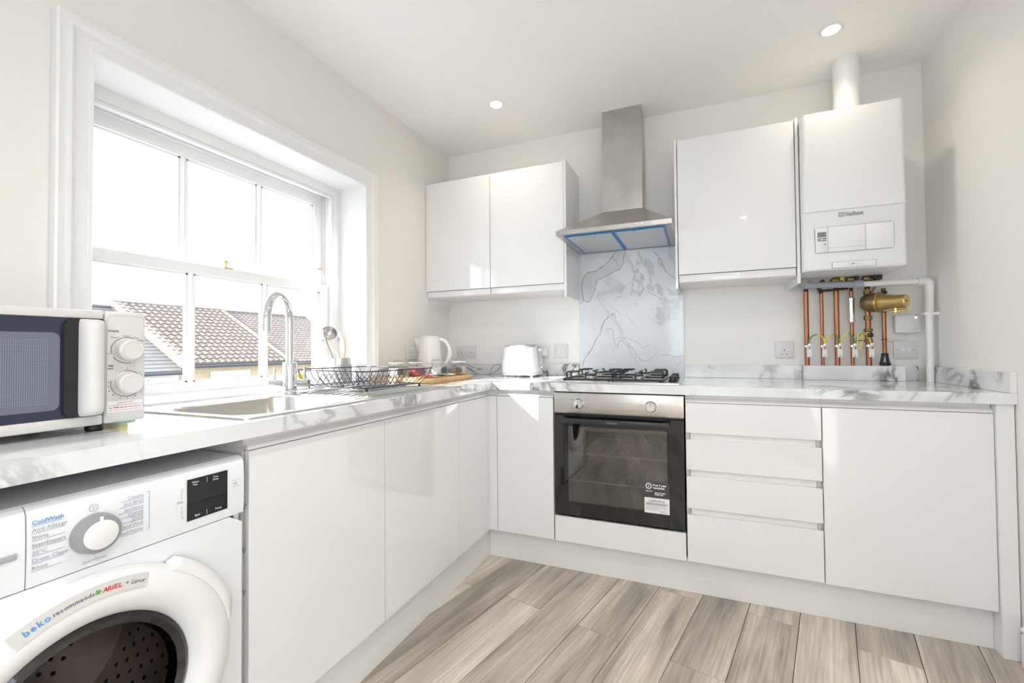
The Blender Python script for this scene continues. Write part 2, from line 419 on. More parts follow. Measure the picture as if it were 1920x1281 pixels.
for k in range(-6, 13):
    # u coordinate along the plank, joints every 1.2 m
    mid = base+V*(PW*(k+.5))
    yj = joint.get(k, -1.0-.37*(k % 3))
    tj = (yj-mid.y)/U.y
    for q in range(-4, 3):
        a, b = tj+1.2*q, tj+1.2*(q+1)
        g = .0011
        c = [mid+U*(a+g)-V*(PW/2-g), mid+U*(a+g)+V*(PW/2-g), mid+U*(b-g)+V*(PW/2-g), mid+U*(b-g)-V*(PW/2-g)]
        c = clip(c, .45, W-.002, YB+.002, -.50)
        if not c: continue
        ctr = mid+U*((a+b)/2)
        Rm = Matrix.Rotation(-ang, 3, 'Z')
        loc2 = [Rm @ (p-ctr) for p in c]
        n = len(loc2)
        me = bpy.data.meshes.new('plank')
        # slightly eased top edges
        cx = sum((p for p in loc2), Vector())/n
        top = [p+(cx-p).normalized()*.0012 for p in loc2]
        vs_ = [(p.x, p.y, -.011) for p in loc2]+[(p.x, p.y, -.0012) for p in loc2]+[(p.x, p.y, 0) for p in top]
        fs = [tuple(range(n))[::-1], tuple(range(2*n, 3*n))]
        for L_ in (0, n):
            fs += [(L_+i, L_+(i+1) % n, L_+n+(i+1) % n, L_+n+i) for i in range(n)]
        me.from_pydata(vs_, [], fs); me.update(); me.materials.append(MAT['plank'])
        o = bpy.data.objects.new('plank', me); col.objects.link(o); o.parent = floor
        o.location = ctr; o.rotation_euler = (0, 0, ang)

put(bx(-.05, W+.05, YB-.05, .05, H, H+.1).build('ceiling', 'ceiling', kind='structure'), 'smooth white plastered ceiling', 'ceiling')
put(bx(-.05, W+.05, 0, .12, -.05, H).build('wall_back', 'wall', kind='structure'), 'cream painted wall behind the hob and boiler', 'wall')
m = MB(); QX0, QX1, QZ0, QZ1 = 1.15, 2.30, .90, 2.05
m.box(-.05, QX0, YB-.12, YB, -.05, H); m.box(QX1, W+.05, YB-.12, YB, -.05, H); m.box(QX0, QX1, YB-.12, YB, -.05, QZ0); m.box(QX0, QX1, YB-.12, YB, QZ1, H)
put(m.build('wall_front', 'wall', kind='structure'), 'cream painted wall behind the viewer', 'wall')
T = .012
m = MB()
m.box(-.32, 0, YB, OY0-T, -.05, H); m.box(-.32, 0, OY1+T, 0, -.05, H)
m.box(-.32, 0, OY0-T, OY1+T, -.05, OZ0); m.box(-.32, 0, OY0-T, OY1+T, OZ1+T, H)
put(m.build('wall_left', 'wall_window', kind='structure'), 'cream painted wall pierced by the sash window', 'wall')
m = MB(); RY0, RY1, RZ0, RZ1 = -3.60, -3.00, 1.05, 1.85
m.box(W, W+.2, YB, RY0, -.05, H); m.box(W, W+.2, RY1, 0, -.05, H); m.box(W, W+.2, RY0, RY1, -.05, RZ0); m.box(W, W+.2, RY0, RY1, RZ1, H)
put(m.build('wall_right', 'wall', kind='structure'), 'cream painted wall right of the boiler', 'wall')

# skirting on the right wall: moulded profile
prof = [(0, 0), (-.018, 0), (-.018, .105), (-.014, .112), (-.020, .118), (-.020, .126), (-.012, .135), (-.010, .148), (0, .150)]
m = MB().prism([(W+a-.0005, z+.0005) for a, z in prof], 'y', YB+.02, -.63)
put(m.build('baseboard_right', 'paint_white', kind='structure'), 'white moulded skirting board on the right wall', 'skirting')

# ---------------------------------------------------------------- window 1: the sash window over the sink
win = thing('window_1', (-.16, (OY0+OY1)/2, OZ0), 'white six-pane sliding sash window above the sink', 'window', kind='structure')
def casing(name, prof, yl, yr, zt, zb, x0, mat, parent):
    L = []
    for (d, h) in prof:
        L.append([(x0+h, yl-d, zb), (x0+h, yl-d, zt+d), (x0+h, yr+d, zt+d), (x0+h, yr+d, zb)])
    n = len(prof); vs_ = [p for l in L for p in l]; fs = []
    for i in range(n-1):
        for k in range(3): fs.append((i*4+k, i*4+k+1, (i+1)*4+k+1, (i+1)*4+k))
    return MB().add(vs_, fs).build(name, mat, parent, sharp=25)
casing('casing', [(0, 0), (0, .016), (.003, .019), (.010, .019), (.013, .015), (.013, .012), (.018, .012), (.040, .017), (.047, .024), (.052, .030), (.058, .030), (.061, .024), (.070, .026), (.078, .030), (.083, .026), (.083, 0)],
       OY0, OY1, OZ1, .911, .0004, 'paint_white', win)
m = MB(); m.box(-.157, 0, OY1, OY1+T-.0005, OZ0, OZ1+T-.0005); m.box(-.157, 0, OY0-T+.0005, OY0, OZ0, OZ1+T-.0005); m.box(-.157, 0, OY0, OY1, OZ1, OZ1+T-.0005)
m.build('lining', 'paint_white', win)
FY0, FY1, FZ1 = -1.892, -.887, 1.884
m = MB(); m.box(-.31, -.157, FY1, OY1+T-.0005, .905, OZ1+T-.0005); m.box(-.31, -.157, OY0-T+.0005, FY0, .905, OZ1+T-.0005); m.box(-.31, -.157, FY0, FY1, FZ1, OZ1+T-.0005)
m.build('frame', 'paint_white', win)
m = MB()
for (x0, x1, w) in ((-.178, -.157, .014), (-.222, -.217, .012)):
    m.box(x0, x1, FY1-w, FY1, .92, FZ1, .003); m.box(x0, x1, FY0, FY0+w, .92, FZ1, .003); m.box(x0, x1, FY0+w, FY1-w, FZ1-w, FZ1, .003)
m.build('staff_bead', 'paint_white', win)
def sash(name, x0, x1, z0, z1, rb, rt_, yr_glass, yl_glass, mun, mw):
    s = MB().box(x0, x1, FY0+.001, yl_glass, z0, z1, .002).build(name, 'paint_white', win)
    m = MB(); m.box(x0, x1, yr_glass, FY1-.001, z0, z1, .002); m.build('stile', 'paint_white', s)
    MB().box(x0, x1, yl_glass, yr_glass, z0, z0+rb, .002).build('bottom_rail', 'paint_white', s)
    MB().box(x0, x1, yl_glass, yr_glass, z1-rt_, z1, .002).build('top_rail', 'paint_white', s)
    edges = [yl_glass]+[e for c in sorted(mun) for e in (c-mw/2, c+mw/2)]+[yr_glass]
    for c in mun:
        MB().prism([(x0+.006, c-mw/2), (x1-.010, c-mw/2), (x1, c-mw/6), (x1, c+mw/6), (x1-.010, c+mw/2), (x0+.006, c+mw/2)], 'z', z0+rb, z1-rt_).build('glazing_bar', 'paint_white', s)
    for i in range(0, len(edges), 2):
        a, b = edges[i], edges[i+1]
        # glazing moulding round each pane
        mm_ = MB(); xm = x1-.012
        for (d0, d1, xx) in ((0, .008, xm), ):
            mm_.box(x0+.012, xm, a, a+.006, z0+rb, z1-rt_); mm_.box(x0+.012, xm, b-.006, b, z0+rb, z1-rt_)
            mm_.box(x0+.012, xm, a, b, z0+rb, z0+rb+.006); mm_.box(x0+.012, xm, a, b, z1-rt_-.006, z1-rt_)
        mm_.build('glazing_bead', 'paint_white', s)
        MB().box((x0+x1)/2-.002, (x0+x1)/2+.002, a+.001, b-.001, z0+rb+.001, z1-rt_-.001).build('pane', 'pane', s)
    return s
sash('lower_sash', -.215, -.175, .922, 1.415, .040, .040, -.951, -1.856, (-1.252, -1.557), .021)
sash('upper_sash', -.262, -.222, 1.380, FZ1-.001, .040, .055, -.949, -1.852, (-1.246, -1.559), .021)
MB().box(-.174, .053, OY0+.002, OY1-.002, .9106, .921, .004).build('sill_board', 'paint_white', win)
MB().box(-.42, -.222, OY0-.05, OY1+.05, .86, .905, .004).build('outer_sill', 'paint_white', win)
# brass fittings
m = MB().box(-.195, -.178, -1.437, -1.397, 1.4155, 1.421, .002); m.cyl((-.186, -1.425, 1.42), (-.186, -1.425, 1.436), .005, 10); m.sphere((-.186, -1.425, 1.442), .009, 10, 7)
m.build('sash_latch', 'brass_shiny', win, label='brass sash latch')
m = MB().cyl((-.221, -.925, 1.50), (-.205, -.925, 1.50), .004, 8); m.sphere((-.203, -.925, 1.50), .006, 8, 6); m.build('sash_stop', 'brass_shiny', win, label='brass sash stop')
m = MB().box(-.245, -.226, FY1-.003, FY1-.0005, 1.755, 1.835, .001); m.cyl((-.2355, FY1-.006, 1.80), (-.2355, FY1-.001, 1.80), .007, 10); m.build('sash_pulley', 'brass_shiny', win, label='brass sash pulley')

# ---------------------------------------------------------------- window 2: unseen, added in the right wall to let in fill light
w2 = thing('fill_window_right', (W+.1, (RY0+RY1)/2, RZ0), 'plain white window in the right wall behind the viewer', 'window', kind='structure')
m = MB(); m.box(W+.06, W+.12, RY0, RY0+.06, RZ0, RZ1); m.box(W+.06, W+.12, RY1-.06, RY1, RZ0, RZ1); m.box(W+.06, W+.12, RY0+.06, RY1-.06, RZ0, RZ0+.06); m.box(W+.06, W+.12, RY0+.06, RY1-.06, RZ1-.06, RZ1)
m.box(W+.065, W+.115, (RY0+RY1)/2-.02, (RY0+RY1)/2+.02, RZ0+.06, RZ1-.06); m.build('frame', 'paint_white', w2)
for a, b in ((RY0+.06, (RY0+RY1)/2-.02), ((RY0+RY1)/2+.02, RY1-.06)):
    bx(W+.088, W+.092, a, b, RZ0+.06, RZ1-.06).build('pane', 'pane', w2)

w3 = thing('fill_window_rear', ((QX0+QX1)/2, YB-.06, QZ0), 'plain white window in the wall behind the viewer', 'window', kind='structure')  # window 3: unseen, added to brighten the back-run fronts
m = MB(); m.box(QX0, QX0+.05, YB-.09, YB-.04, QZ0, QZ1); m.box(QX1-.05, QX1, YB-.09, YB-.04, QZ0, QZ1); m.box(QX0+.05, QX1-.05, YB-.09, YB-.04, QZ0, QZ0+.05); m.box(QX0+.05, QX1-.05, YB-.09, YB-.04, QZ1-.05, QZ1)
m.box((QX0+QX1)/2-.02, (QX0+QX1)/2+.02, YB-.085, YB-.045, QZ0+.05, QZ1-.05); m.build('frame', 'paint_white', w3)
for a, b in ((QX0+.05, (QX0+QX1)/2-.02), ((QX0+QX1)/2+.02, QX1-.05)):
    bx(a, b, YB-.067, YB-.063, QZ0+.05, QZ1-.05).build('pane', 'pane', w3)
# ---------------------------------------------------------------- ceiling downlights
def downlight(x, y, label):
    t = thing('downlight', (x, y, H), label, 'ceiling light', 'recessed ceiling downlights')
    MB().lathe([(.046, -.0005), (.046, -.003), (.040, -.006), (.033, -.005), (.031, -.001), (.031, -.0005)], (x, y, H), (0, 0, 1), 28, cap=False).build('bezel', 'plastic_white', t)
    MB().lathe([(.030, -.0006), (.030, -.0028)], (x, y, H), (0, 0, 1), 24).build('lens', 'lamp_glow', t)
    ld = bpy.data.lights.new('downlight_lamp', 'AREA'); ld.shape = 'DISK'; ld.size = .055; ld.energy = LAMP_W if y > -1 else FILL_W; ld.color = (1.0, .88, .70) if y > -1 else (1.0, .95, .88); ld.spread = R(128) if y > -1 else R(150)
    lo = bpy.data.objects.new('downlight_lamp', ld); col.objects.link(lo); lo.parent = t; lo.location = (0, 0, -.008)
downlight(.592, -.474, 'round recessed downlight above the left wall cupboard')
downlight(2.145, -.431, 'round recessed downlight in front of the boiler flue')
downlight(1.37, -1.80, 'round recessed downlight over the middle of the kitchen floor')  # this and the next two are added out of view to even the lighting
downlight(1.35, -3.45, 'round recessed downlight near the window side behind the viewer')
downlight(2.05, -3.00, 'round recessed downlight near the right wall behind the viewer')

# ================================================================ outside: houses over the road
put(bx(-60, -1.2, -20, 50, -4.4, -4.2).build('ground', 'asphalt', kind='structure'), 'grey street surface far below the window', 'ground')
XE, XR, PITCH_H = -19.6, -25.3, 3.04
def roof_mesh(y0, y1, ze, zr, rows, colw, amp, step):
    m = MB(); n = max(2, int(round((y1-y0)/colw)))*6
    L = Vector((XR-XE, 0, zr-ze)); nrm = Vector((-(zr-ze), 0, XR-XE)).normalized(); nrm = nrm if nrm.z > 0 else -nrm
    for i in range(rows):
        a, b = i/rows, min(1, (i+1.12)/rows)
        loops = []
        for (t, h) in ((a, -.01), (a, step), (b, 0.0)):
            row = []
            for k in range(n+1):
                y = y0+(y1-y0)*k/n; ph = k/6.0
                w = amp*(abs(math.sin(PI*ph))**.8 if amp > .02 else 0.0)
                p = Vector((XE, y, ze))+L*t+nrm*(h+(w if h > -.005 else 0))
                row.append(p)
            loops.append(row)
        m.loops(loops, closed=False)
    return m
def house(name, y0, y1, ze, zr, tile, rows, colw, amp, step, wallmat, label):
    t = thing(name, (XE-3, (y0+y1)/2, -4.2), label, 'house', 'houses over the road')
    bx(XR-5.4, XE-.3, y0, y1, -4.2, ze-.02).build('wall', wallmat, t)
    zg = ze-.02
    MB().prism([(XE-.3, zg), (XR, zr-.22), (XR-5.4, zg)], 'y', y0, y1).build('gable', wallmat, t)
    r = MB().box(XR-.12, XR+.12, y0, y1, zr-.02, zr+.10, .04).build('ridge_tiles', tile, t)
    o = roof_mesh(y0, y1, ze, zr, rows, colw, amp, step).build('roof_tiles', tile, t, kind='stuff', sharp=60)
    bx(XR-5.4, XR-5.3, y0, y1, ze-.1, ze).build('back_eave', tile, t)
    MB().tube([(XE+.03, y0, ze-.09), (XE+.03, y1, ze-.09)], .075, 8).build('gutter', 'gutter', t)
    bx(XE-.3, XE, y0, y1, ze-.12, ze-.04).build('soffit', 'far_white', t)
    return t
def verge(t, y, w, ze, zr, h=.14):
    d = .04
    MB().add([(XE+.05, y-w/2, ze-.15), (XE+.05, y+w/2, ze-.15), (XR, y+w/2, zr-.15), (XR, y-w/2, zr-.15), (XE+.05, y-w/2, ze+h), (XE+.05, y+w/2, ze+h), (XR, y+w/2, zr+h), (XR, y-w/2, zr+h)],
             [(0,3,2,1),(4,5,6,7),(0,1,5,4),(1,2,6,5),(2,3,7,6),(3,0,4,7)]).build('verge', 'mortar_strip', t)
def casement(t, y0, y1, z0, z1, n):
    x = XE-.3
    f = MB(); f.box(x, x+.06, y0, y1, z0, z0+.09); f.box(x, x+.06, y0, y1, z1-.09, z1)
    wv = (y1-y0)/n
    for k in range(n+1):
        c = y0+wv*k; f.box(x, x+.06, max(y0, c-.06), min(y1, c+.06), z0+.09, z1-.09)
    w_ = f.build('window', 'far_white', t)
    for k in range(n):
        bx(x+.01, x+.03, y0+wv*k+.06, y0+wv*(k+1)-.06, z0+.09, z1-.09).build('pane', 'far_glass', w_)
ha = house('terraced_house', 9.70, 15.15, .50, 3.56, 'roof_tile', 16, .33, .075, .055, 'brick_far', 'yellow brick house with brown pantile roof, in the middle of the view')
verge(ha, 9.87, .32, .46, 3.54, .12); verge(ha, 15.02, .24, .50, 3.56, .11)
casement(ha, 11.0, 12.95, -1.2, .13, 3)
hb = house('terraced_house', 15.15, 21.2, .46, 3.52, 'roof_tile', 22, .30, .04, .035, 'brick_far', 'far brick house with finely tiled roof behind the tap')
hc = house('terraced_house', 3.9, 9.68, .24, 3.30, 'roof_slate', 20, .40, .0, .022, 'render_cream', 'pale house with grey slate roof beside the microwave')
casement(hc, 6.3, 8.55, -1.3, .02, 2)
# ================================================================ worktops and cabinets
XD, YD = .5972, -.5885         # door planes of the left run and of the back run
m = MB(); z0, z1 = .872, .91
HX0, HX1, HY0, HY1 = .150, .556, -1.870, -1.430
m.box(.001, HX0, -2.62, -.001, z0, z1); m.box(HX1, .6224, -2.62, -.001, z0, z1); m.box(HX0, HX1, -2.62, HY0, z0, z1); m.box(HX0, HX1, HY1, -.001, z0, z1)
m.build('worktop', 'marble', label='marble-effect worktop with the sink, below the window', cat='worktop', group='marble worktops')
MB().box(.6230, W-.001, -.6136, -.001, z0, z1).build('worktop', 'marble', label='marble-effect worktop with the hob, along the back wall', cat='worktop', group='marble worktops')
def upstand(x0, x1, y0, y1, label):
    MB().box(x0, x1, y0, y1, .9104, .981, .0012, 1).build('upstand', 'marble', label=label, cat='upstand', group='marble upstands')
upstand(.0005, .0185, -.745, -.0195, 'marble upstand on the window wall behind the jars')
upstand(.0005, .9205, -.0185, -.0005, 'marble upstand on the back wall behind the toaster')
upstand(1.5265, 2.0895, -.0185, -.0005, 'marble upstand right of the tall marble splashback')
upstand(2.0905, 2.495, -.068, -.0005, 'thick boxed marble upstand under the copper pipes')
upstand(2.4955, 2.560, -.0185, -.0005, 'short marble upstand in the corner under the white switch')
upstand(2.588, W-.0005, -.6130, -.0195, 'marble upstand on the right wall')

sp = thing('splashback', (1.223, -.004, .9104), 'tall marble splashback panel between hob and extractor hood', 'splashback')
bx(.9215, 1.5255, -.0075, -.0005, .9104, 1.653).build('panel', 'marble_panel', sp)
def P8(x, y): # splashback point from its photo detail
    u, v = 1060+x/4.746, 450+y/4.746
    d = fw+r2*((u-960-PX)/FPX)-u2*((v-640.5-PY)/FPX); t = (-.0078-CAM.y)/d.y; p = CAM+d*t
    return p.x, p.z
def vein(pts, w, mat, yo=-.0078):
    q = [Vector((a, 0, b)) for a, b in (P8(*p) for p in pts)]
    q = [p for p in smooth_path(q, 5)]
    lo = []; hi = []
    for i, p in enumerate(q):
        t = (q[min(i+1, len(q)-1)]-q[max(i-1, 0)]).normalized(); nn = Vector((-t.z, 0, t.x))
        jit = Vector((random.uniform(-1, 1), 0, random.uniform(-1, 1)))*.0015
        ww = 1.4*w*(.35+.65*random.random())*(.3 if i in (0, len(q)-1) else 1)
        lo.append((p.x+jit.x-nn.x*ww, yo, p.z+jit.z-nn.z*ww)); hi.append((p.x+jit.x+nn.x*ww, yo, p.z+jit.z+nn.z*ww))
    for L_ in (lo, hi):
        for i, p in enumerate(L_): L_[i] = (min(1.525, max(.922, p[0])), p[1], min(1.652, max(.911, p[2])))
    MB().loops([lo, hi], closed=False).build('vein', mat, sp)
patch = [P8(*p) for p in ((160,545),(148,450),(150,360),(195,295),(265,280),(330,235),(370,205),(420,145),(445,95),(540,85),(522,140),(515,200),(480,260),(420,290),(350,330),(285,360),(265,430),(235,510),(200,555))]
c0 = (sum(a for a, b in patch)/len(patch), sum(b for a, b in patch)/len(patch))
n = len(patch)
MB().add([(a, -.00765, b) for a, b in patch], [tuple(range(n))]).build('vein', 'vein_patch', sp)
vein([(445,92),(420,145),(370,205),(330,235),(265,280),(195,295),(150,360),(148,450),(160,545)], .0016, 'vein_dark')
vein([(540,85),(522,140),(515,200),(480,260),(420,290),(350,330),(285,360),(265,430),(235,510),(200,555),(160,540),(135,578)], .0014, 'vein_dark')
vein([(410,155),(450,185),(475,230)], .002, 'vein_mid')
vein([(425,660),(370,700),(330,760),(310,835),(270,890),(250,945),(215,1000),(175,1055),(150,1130)], .0016, 'vein_dark')
vein([(640,90),(665,160),(715,245)], .004, 'vein_soft')
vein([(780,95),(830,150),(865,200),(885,265),(930,310),(990,350)], .0025, 'vein_mid')
vein([(865,160),(855,215),(885,250)], .0012, 'vein_mid')
vein([(590,370),(540,410),(505,450),(505,495),(460,510),(440,550)], .002, 'vein_soft')
vein([(275,470),(340,530),(420,600),(490,655),(560,690),(620,760),(700,810)], .0014, 'vein_soft')
vein([(720,450),(800,495),(860,525)], .0016, 'vein_mid')
vein([(360,800),(420,795),(430,880),(460,950),(490,890),(540,935),(600,965),(640,1030),(700,1080),(780,1045)], .0016, 'vein_mid')
vein([(440,880),(530,870),(600,895),(660,925),(690,960),(750,930)], .0012, 'vein_mid')
vein([(855,1025),(900,1020),(990,1040),(1050,1022)], .0014, 'vein_mid')
vein([(150,590),(200,660),(240,740),(265,820)], .0013, 'vein_soft')
vein([(830,675),(900,670),(960,705),(1020,690)], .0022, 'vein_soft')
vein([(1040,1080),(1000,1120),(950,1180)], .002, 'vein_soft')

def carcass(t, x0, x1, y0, y1, z0, z1, open_ax):
    m = MB(); k = .016
    if open_ax == 'x':   # opens to +x
        m.box(x0, x0+k, y0, y1, z0, z1); m.box(x0+k, x1, y0, y0+k, z0, z1); m.box(x0+k, x1, y1-k, y1, z0, z1); m.box(x0+k, x1, y0+k, y1-k, z0, z0+k)
    else:                # opens to -y
        m.box(x0, x1, y1-k, y1, z0, z1); m.box(x0, x0+k, y0, y1-k, z0, z1); m.box(x1-k, x1, y0, y1-k, z0, z1); m.box(x0+k, x1-k, y0, y1-k, z0, z0+k)
    return m.build('carcass', 'carcass', t)
def gola(t, ax, a, b):
    # scooped finger channel under the worktop
    pr = [(0, .838), (-.003, .846), (-.010, .851), (-.017, .857), (-.019, .871), (-.024, .871), (-.024, .826), (-.020, .826), (-.020, .838)]
    if ax == 'y': m = MB().prism([(XD-.002+d, z) for d, z in pr], 'y', a, b)
    else: m = MB().prism([(YD+.002-d, z) for d, z in pr], 'x', a, b)
    return m.build('finger_channel', 'matt_white', t)
def door_x(t, y0, y1, z0=.150, z1=.836): return MB().box(XD-.018, XD, y0, y1, z0, z1, .0012, 1).build('door', 'gloss_white', t)
def door_y(t, x0, x1, z0=.150, z1=.836, name='door'): return MB().box(x0, x1, YD, YD+.018, z0, z1, .0012, 1).build(name, 'gloss_white', t)

t = thing('base_cabinet', (.3, -1.394, .15), 'white gloss two-door base cabinet under the sink', 'cabinet', 'handleless white base cabinets')
carcass(t, .02, XD-.025, -1.890, -.900, .150, .871, 'x'); gola(t, 'y', -1.890, -.900)
door_x(t, -1.888, -1.4000); door_x(t, -1.3958, -.9010)
# recycling marks on the foil edge of the cabinet side
mk = MB()
for z in (.845, .705, .60, .50):
    mk.tube([(XD-.020, -1.8905, z), (XD-.008, -1.8905, z+.004), (XD-.015, -1.8905, z-.010)], .0006, 4, closed=True)
mk.build('recycling_mark', 'ink_dark', t)
t = thing('base_cabinet', (.3, -.77, .15), 'narrow white gloss corner cabinet next to the sink cabinet', 'cabinet', 'handleless white base cabinets')
carcass(t, .02, XD-.025, -.8985, -.635, .150, .871, 'x'); gola(t, 'y', -.8985, -.6205); door_x(t, -.8968, -.6222)
m = MB().prism([(XD, -.6205), (XD, YD-.001), (.6365, YD-.001), (.6365, YD+.018), (XD-.018, YD+.018), (XD-.018, -.6205)], 'z', .150, .836)
m.build('corner_post', 'gloss_white', label='white angled corner post between the two cabinet runs', cat='post')
m = MB().prism([(XD-.024, -.6195), (XD-.018, -.6195), (XD-.018, YD+.018), (.6365, YD+.018), (.6365, YD+.024), (XD-.024, YD+.024)], 'z', .8365, .8715)
m.build('corner_trim', 'matt_white', label='white corner piece of the finger channel under the worktop joint', cat='trim')
t = thing('base_cabinet', (.79, -.3, .15), 'white gloss single-door cabinet left of the oven', 'cabinet', 'handleless white base cabinets')
carcass(t, .6375, .9405, YD+.025, -.02, .150, .871, 'y'); gola(t, 'x', .6375, .9405); door_y(t, .6385, .9395)
t = thing('drawer_unit', (1.80, -.3, .15), 'white gloss unit of four handleless drawers right of the oven', 'drawers')
carcass(t, 1.5445, 2.0465, YD+.025, -.02, .150, .871, 'y'); gola(t, 'x', 1.5445, 2.0465)
for (a, b) in ((.706, .836), (.547, .677), (.382, .517), (.152, .352)):
    dr = door_y(t, 1.5460, 2.0455, a, b, 'drawer')
    if a > .2:
        MB().prism([(YD+.004, a-.001), (YD+.018, a-.001), (YD+.018, a-.030), (YD+.021, a-.030), (YD+.021, a+.01), (YD+.0185, a+.01), (YD+.0185, a-.0005), (YD+.004, a-.0005)], 'x', 1.5625, 2.0285).build('finger_channel', 'matt_white', dr)
t = thing('base_cabinet', (2.30, -.3, .15), 'wide white gloss single-door cabinet right of the drawers', 'cabinet', 'handleless white base cabinets')
carcass(t, 2.0475, 2.5555, YD+.025, -.02, .150, .871, 'y'); gola(t, 'x', 2.0475, 2.5555); door_y(t, 2.0490, 2.5550)
MB().box(2.5565, 2.603, YD-.013, -.02, .0005, .8715, .001, 1).build('end_panel', 'gloss_white', label='white full-height end panel at the right wall', cat='panel')
MB().box(.5545, .5722, -1.889, -.5495, .0008, .1495).build('plinth', 'plinth', label='white plinth under the sink cabinets', cat='plinth', group='white plinths')
MB().box(.5730, 2.5560, -.5490, -.5313, .0008, .1495).build('plinth', 'plinth', label='white plinth along the back wall cabinets', cat='plinth', group='white plinths')
MB().box(.05, .592, -2.62, -2.60, .0005, .8715).build('end_panel', 'gloss_white', label='white end panel left of the washing machine', cat='panel')

# ---------------------------------------------------------------- wall cupboards
YW = -.290
def wall_unit(x0, x1, splits, label, left_panel):
    t = thing('wall_cabinet', ((x0+x1)/2, -.14, 1.40), label, 'cabinet', 'white gloss wall cupboards')
    xl = x0+(.013 if left_panel else .008); xr = x1-.014
    MB().box(xl, xr, YW+.021, -.001, 1.402, 2.124).build('carcass', 'carcass', t)
    if left_panel: MB().box(x0, xl-.001, YW-.004, -.001, 1.372, 2.134, .001, 1).build('side_panel', 'gloss_white', t)
    else: MB().box(x0, xl-.001, YW+.004, -.001, 1.372, 2.124, .001, 1).build('side_panel', 'matt_white', t)
    MB().box(xr+.001, x1, YW-.004, -.001, 1.366, 2.134, .001, 1).build('side_panel', 'gloss_white', t)
    ed = [xl]+list(splits)+[xr]
    for a, b in zip(ed[:-1], ed[1:]):
        MB().box(a+.0018, b-.0018, YW, YW+.019, 1.443, 2.125, .0012, 1).build('door', 'gloss_white', t)
        MB().box(a+.0018, b-.0018, YW+.006, YW+.0195, 1.405, 1.4405, .003).build('bottom_lip', 'gloss_white', t)
    return t
wall_unit(.001, .9300, (.4575,), 'white gloss two-door wall cupboard left of the extractor hood', False)
wall_unit(1.5005, 2.0420, (), 'white gloss single-door wall cupboard right of the extractor hood', True)
# ================================================================ oven
t = thing('oven', (1.2425, -.3, .268), 'built-in stainless and black electric oven under the hob', 'oven')
ox0, ox1 = .9455, 1.5395
m = MB(); m.box(ox0+.01, ox0+.04, -.565, -.04, .280, .862); m.box(ox1-.04, ox1-.01, -.565, -.04, .280, .862); m.box(ox0+.04, ox1-.04, -.565, -.04, .280, .330); m.box(ox0+.04, ox1-.04, -.565, -.04, .742, .862); m.box(ox0+.04, ox1-.04, -.06, -.04, .330, .742)
m.build('cavity', 'oven_inside', t)
cp = MB().box(ox0, ox1, YD, -.566, .7665, .8645, .002).build('control_panel', 'steel_brushed', t)
for kx in (1.070, 1.400):
    k = MB().lathe([(.0255, 0), (.0255, .003), (.0235, .005), (.0225, .016), (.0205, .019), (.0, .0192)], (kx, YD-.0002, .813 if kx < 1.2 else .812), (0, -1, 0), 28, cap=False).build('knob', 'chrome', t)
    bx(kx-.0009, kx+.0009, YD-.0205, YD-.0192, .816, .830).build('pointer', 'ink_dark', k)
def sq(cx, cz, s):
    m = MB()
    for (a, b, c, d) in ((-s, s, s-.0008, s), (-s, s, -s, -s+.0008), (-s, -s+.0008, -s, s), (s-.0008, s, -s, s)): m.box(cx+a, cx+b, YD-.0004, YD-.0001, cz+c, cz+d)
    return m
m = MB()
for a in (90, 30, -30, -90, -150, 150):
    q = sq(1.070+.040*math.cos(R(a)), .813+.038*math.sin(R(a)), .0042); m.add(q.v, q.f)
m.build('dial_symbol', 'ink_dark', t)
sq(1.400, .853, .006).build('dial_symbol', 'ink_dark', t)
for s_, a in (('50', 48), ('100', 5), ('150', -38), ('180', -62), ('200', -90), ('220', -118), ('250', -145), ('MAX', 175)):
    text(s_, .007, (1.400+.043*math.cos(R(a)), YD-.0004, .810+.040*math.sin(R(a))), (1, 0, 0), (0, 0, 1), 'ink_dark', t, 'dial_number', 'CENTER')
dz0, dz1 = .2800, .7560
gx0, gx1, gz0, gz1 = 1.013, 1.468, .345, .705
d = MB()
d.box(ox0+.001, gx0, YD, -.570, dz0, dz1, .0015, 1); d.box(gx1, ox1-.001, YD, -.570, dz0, dz1, .0015, 1)
d.box(gx0, gx1, YD, -.570, dz0, gz0); d.box(gx0, gx1, YD, -.570, gz1, dz1)
door = d.build('door', 'black_gloss', t)
bx(gx0+.0003, gx1-.0003, YD+.0002, YD+.004, gz0+.0003, gz1-.0003).build('glass', 'oven_glass', door)
hd = MB().box(.985, 1.480, YD-.047, YD-.033, .724, .7475, .002); hd.box(.987, 1.012, YD-.034, YD-.0005, .729, .744, .002); hd.box(1.453, 1.478, YD-.034, YD-.0005, .729, .744, .002)
h = hd.build('handle', 'black_enamel', door)
text('LAMONA', .011, (1.2325, YD-.0474, .732), (1, 0, 0), (0, 0, 1), 'ink_grey', t, 'lettering', 'CENTER', sx=1.15)
bx(ox0+.002, ox1-.002, YD+.006, -.568, .7570, .7655).build('vent_gap', 'black_plastic', t)
for z in (.555, .420):
    m = MB(); m.tube([(.995, -.50, z), (1.49, -.50, z)], .0038, 6); m.tube([(.995, -.10, z), (1.49, -.10, z)], .003, 6)
    for k in range(20): m.tube([(1.005+.0252*k, -.50, z), (1.005+.0252*k, -.10, z)], .0013, 5)
    m.build('shelf', 'shelf_wire', t)
for sx_ in (ox0+.041, ox1-.041):
    m = MB()
    for z in (.40, .47, .54, .61, .68): m.tube([(sx_+(.006 if sx_ < 1.2 else -.006), -.52, z), (sx_+(.006 if sx_ < 1.2 else -.006), -.08, z)], .0025, 5)
    m.build('shelf_runner', 'chrome', t)
st = bx(1.367, 1.474, YD-.0006, YD-.0001, .3395, .4075).build('sticker', 'sticker_white', t)
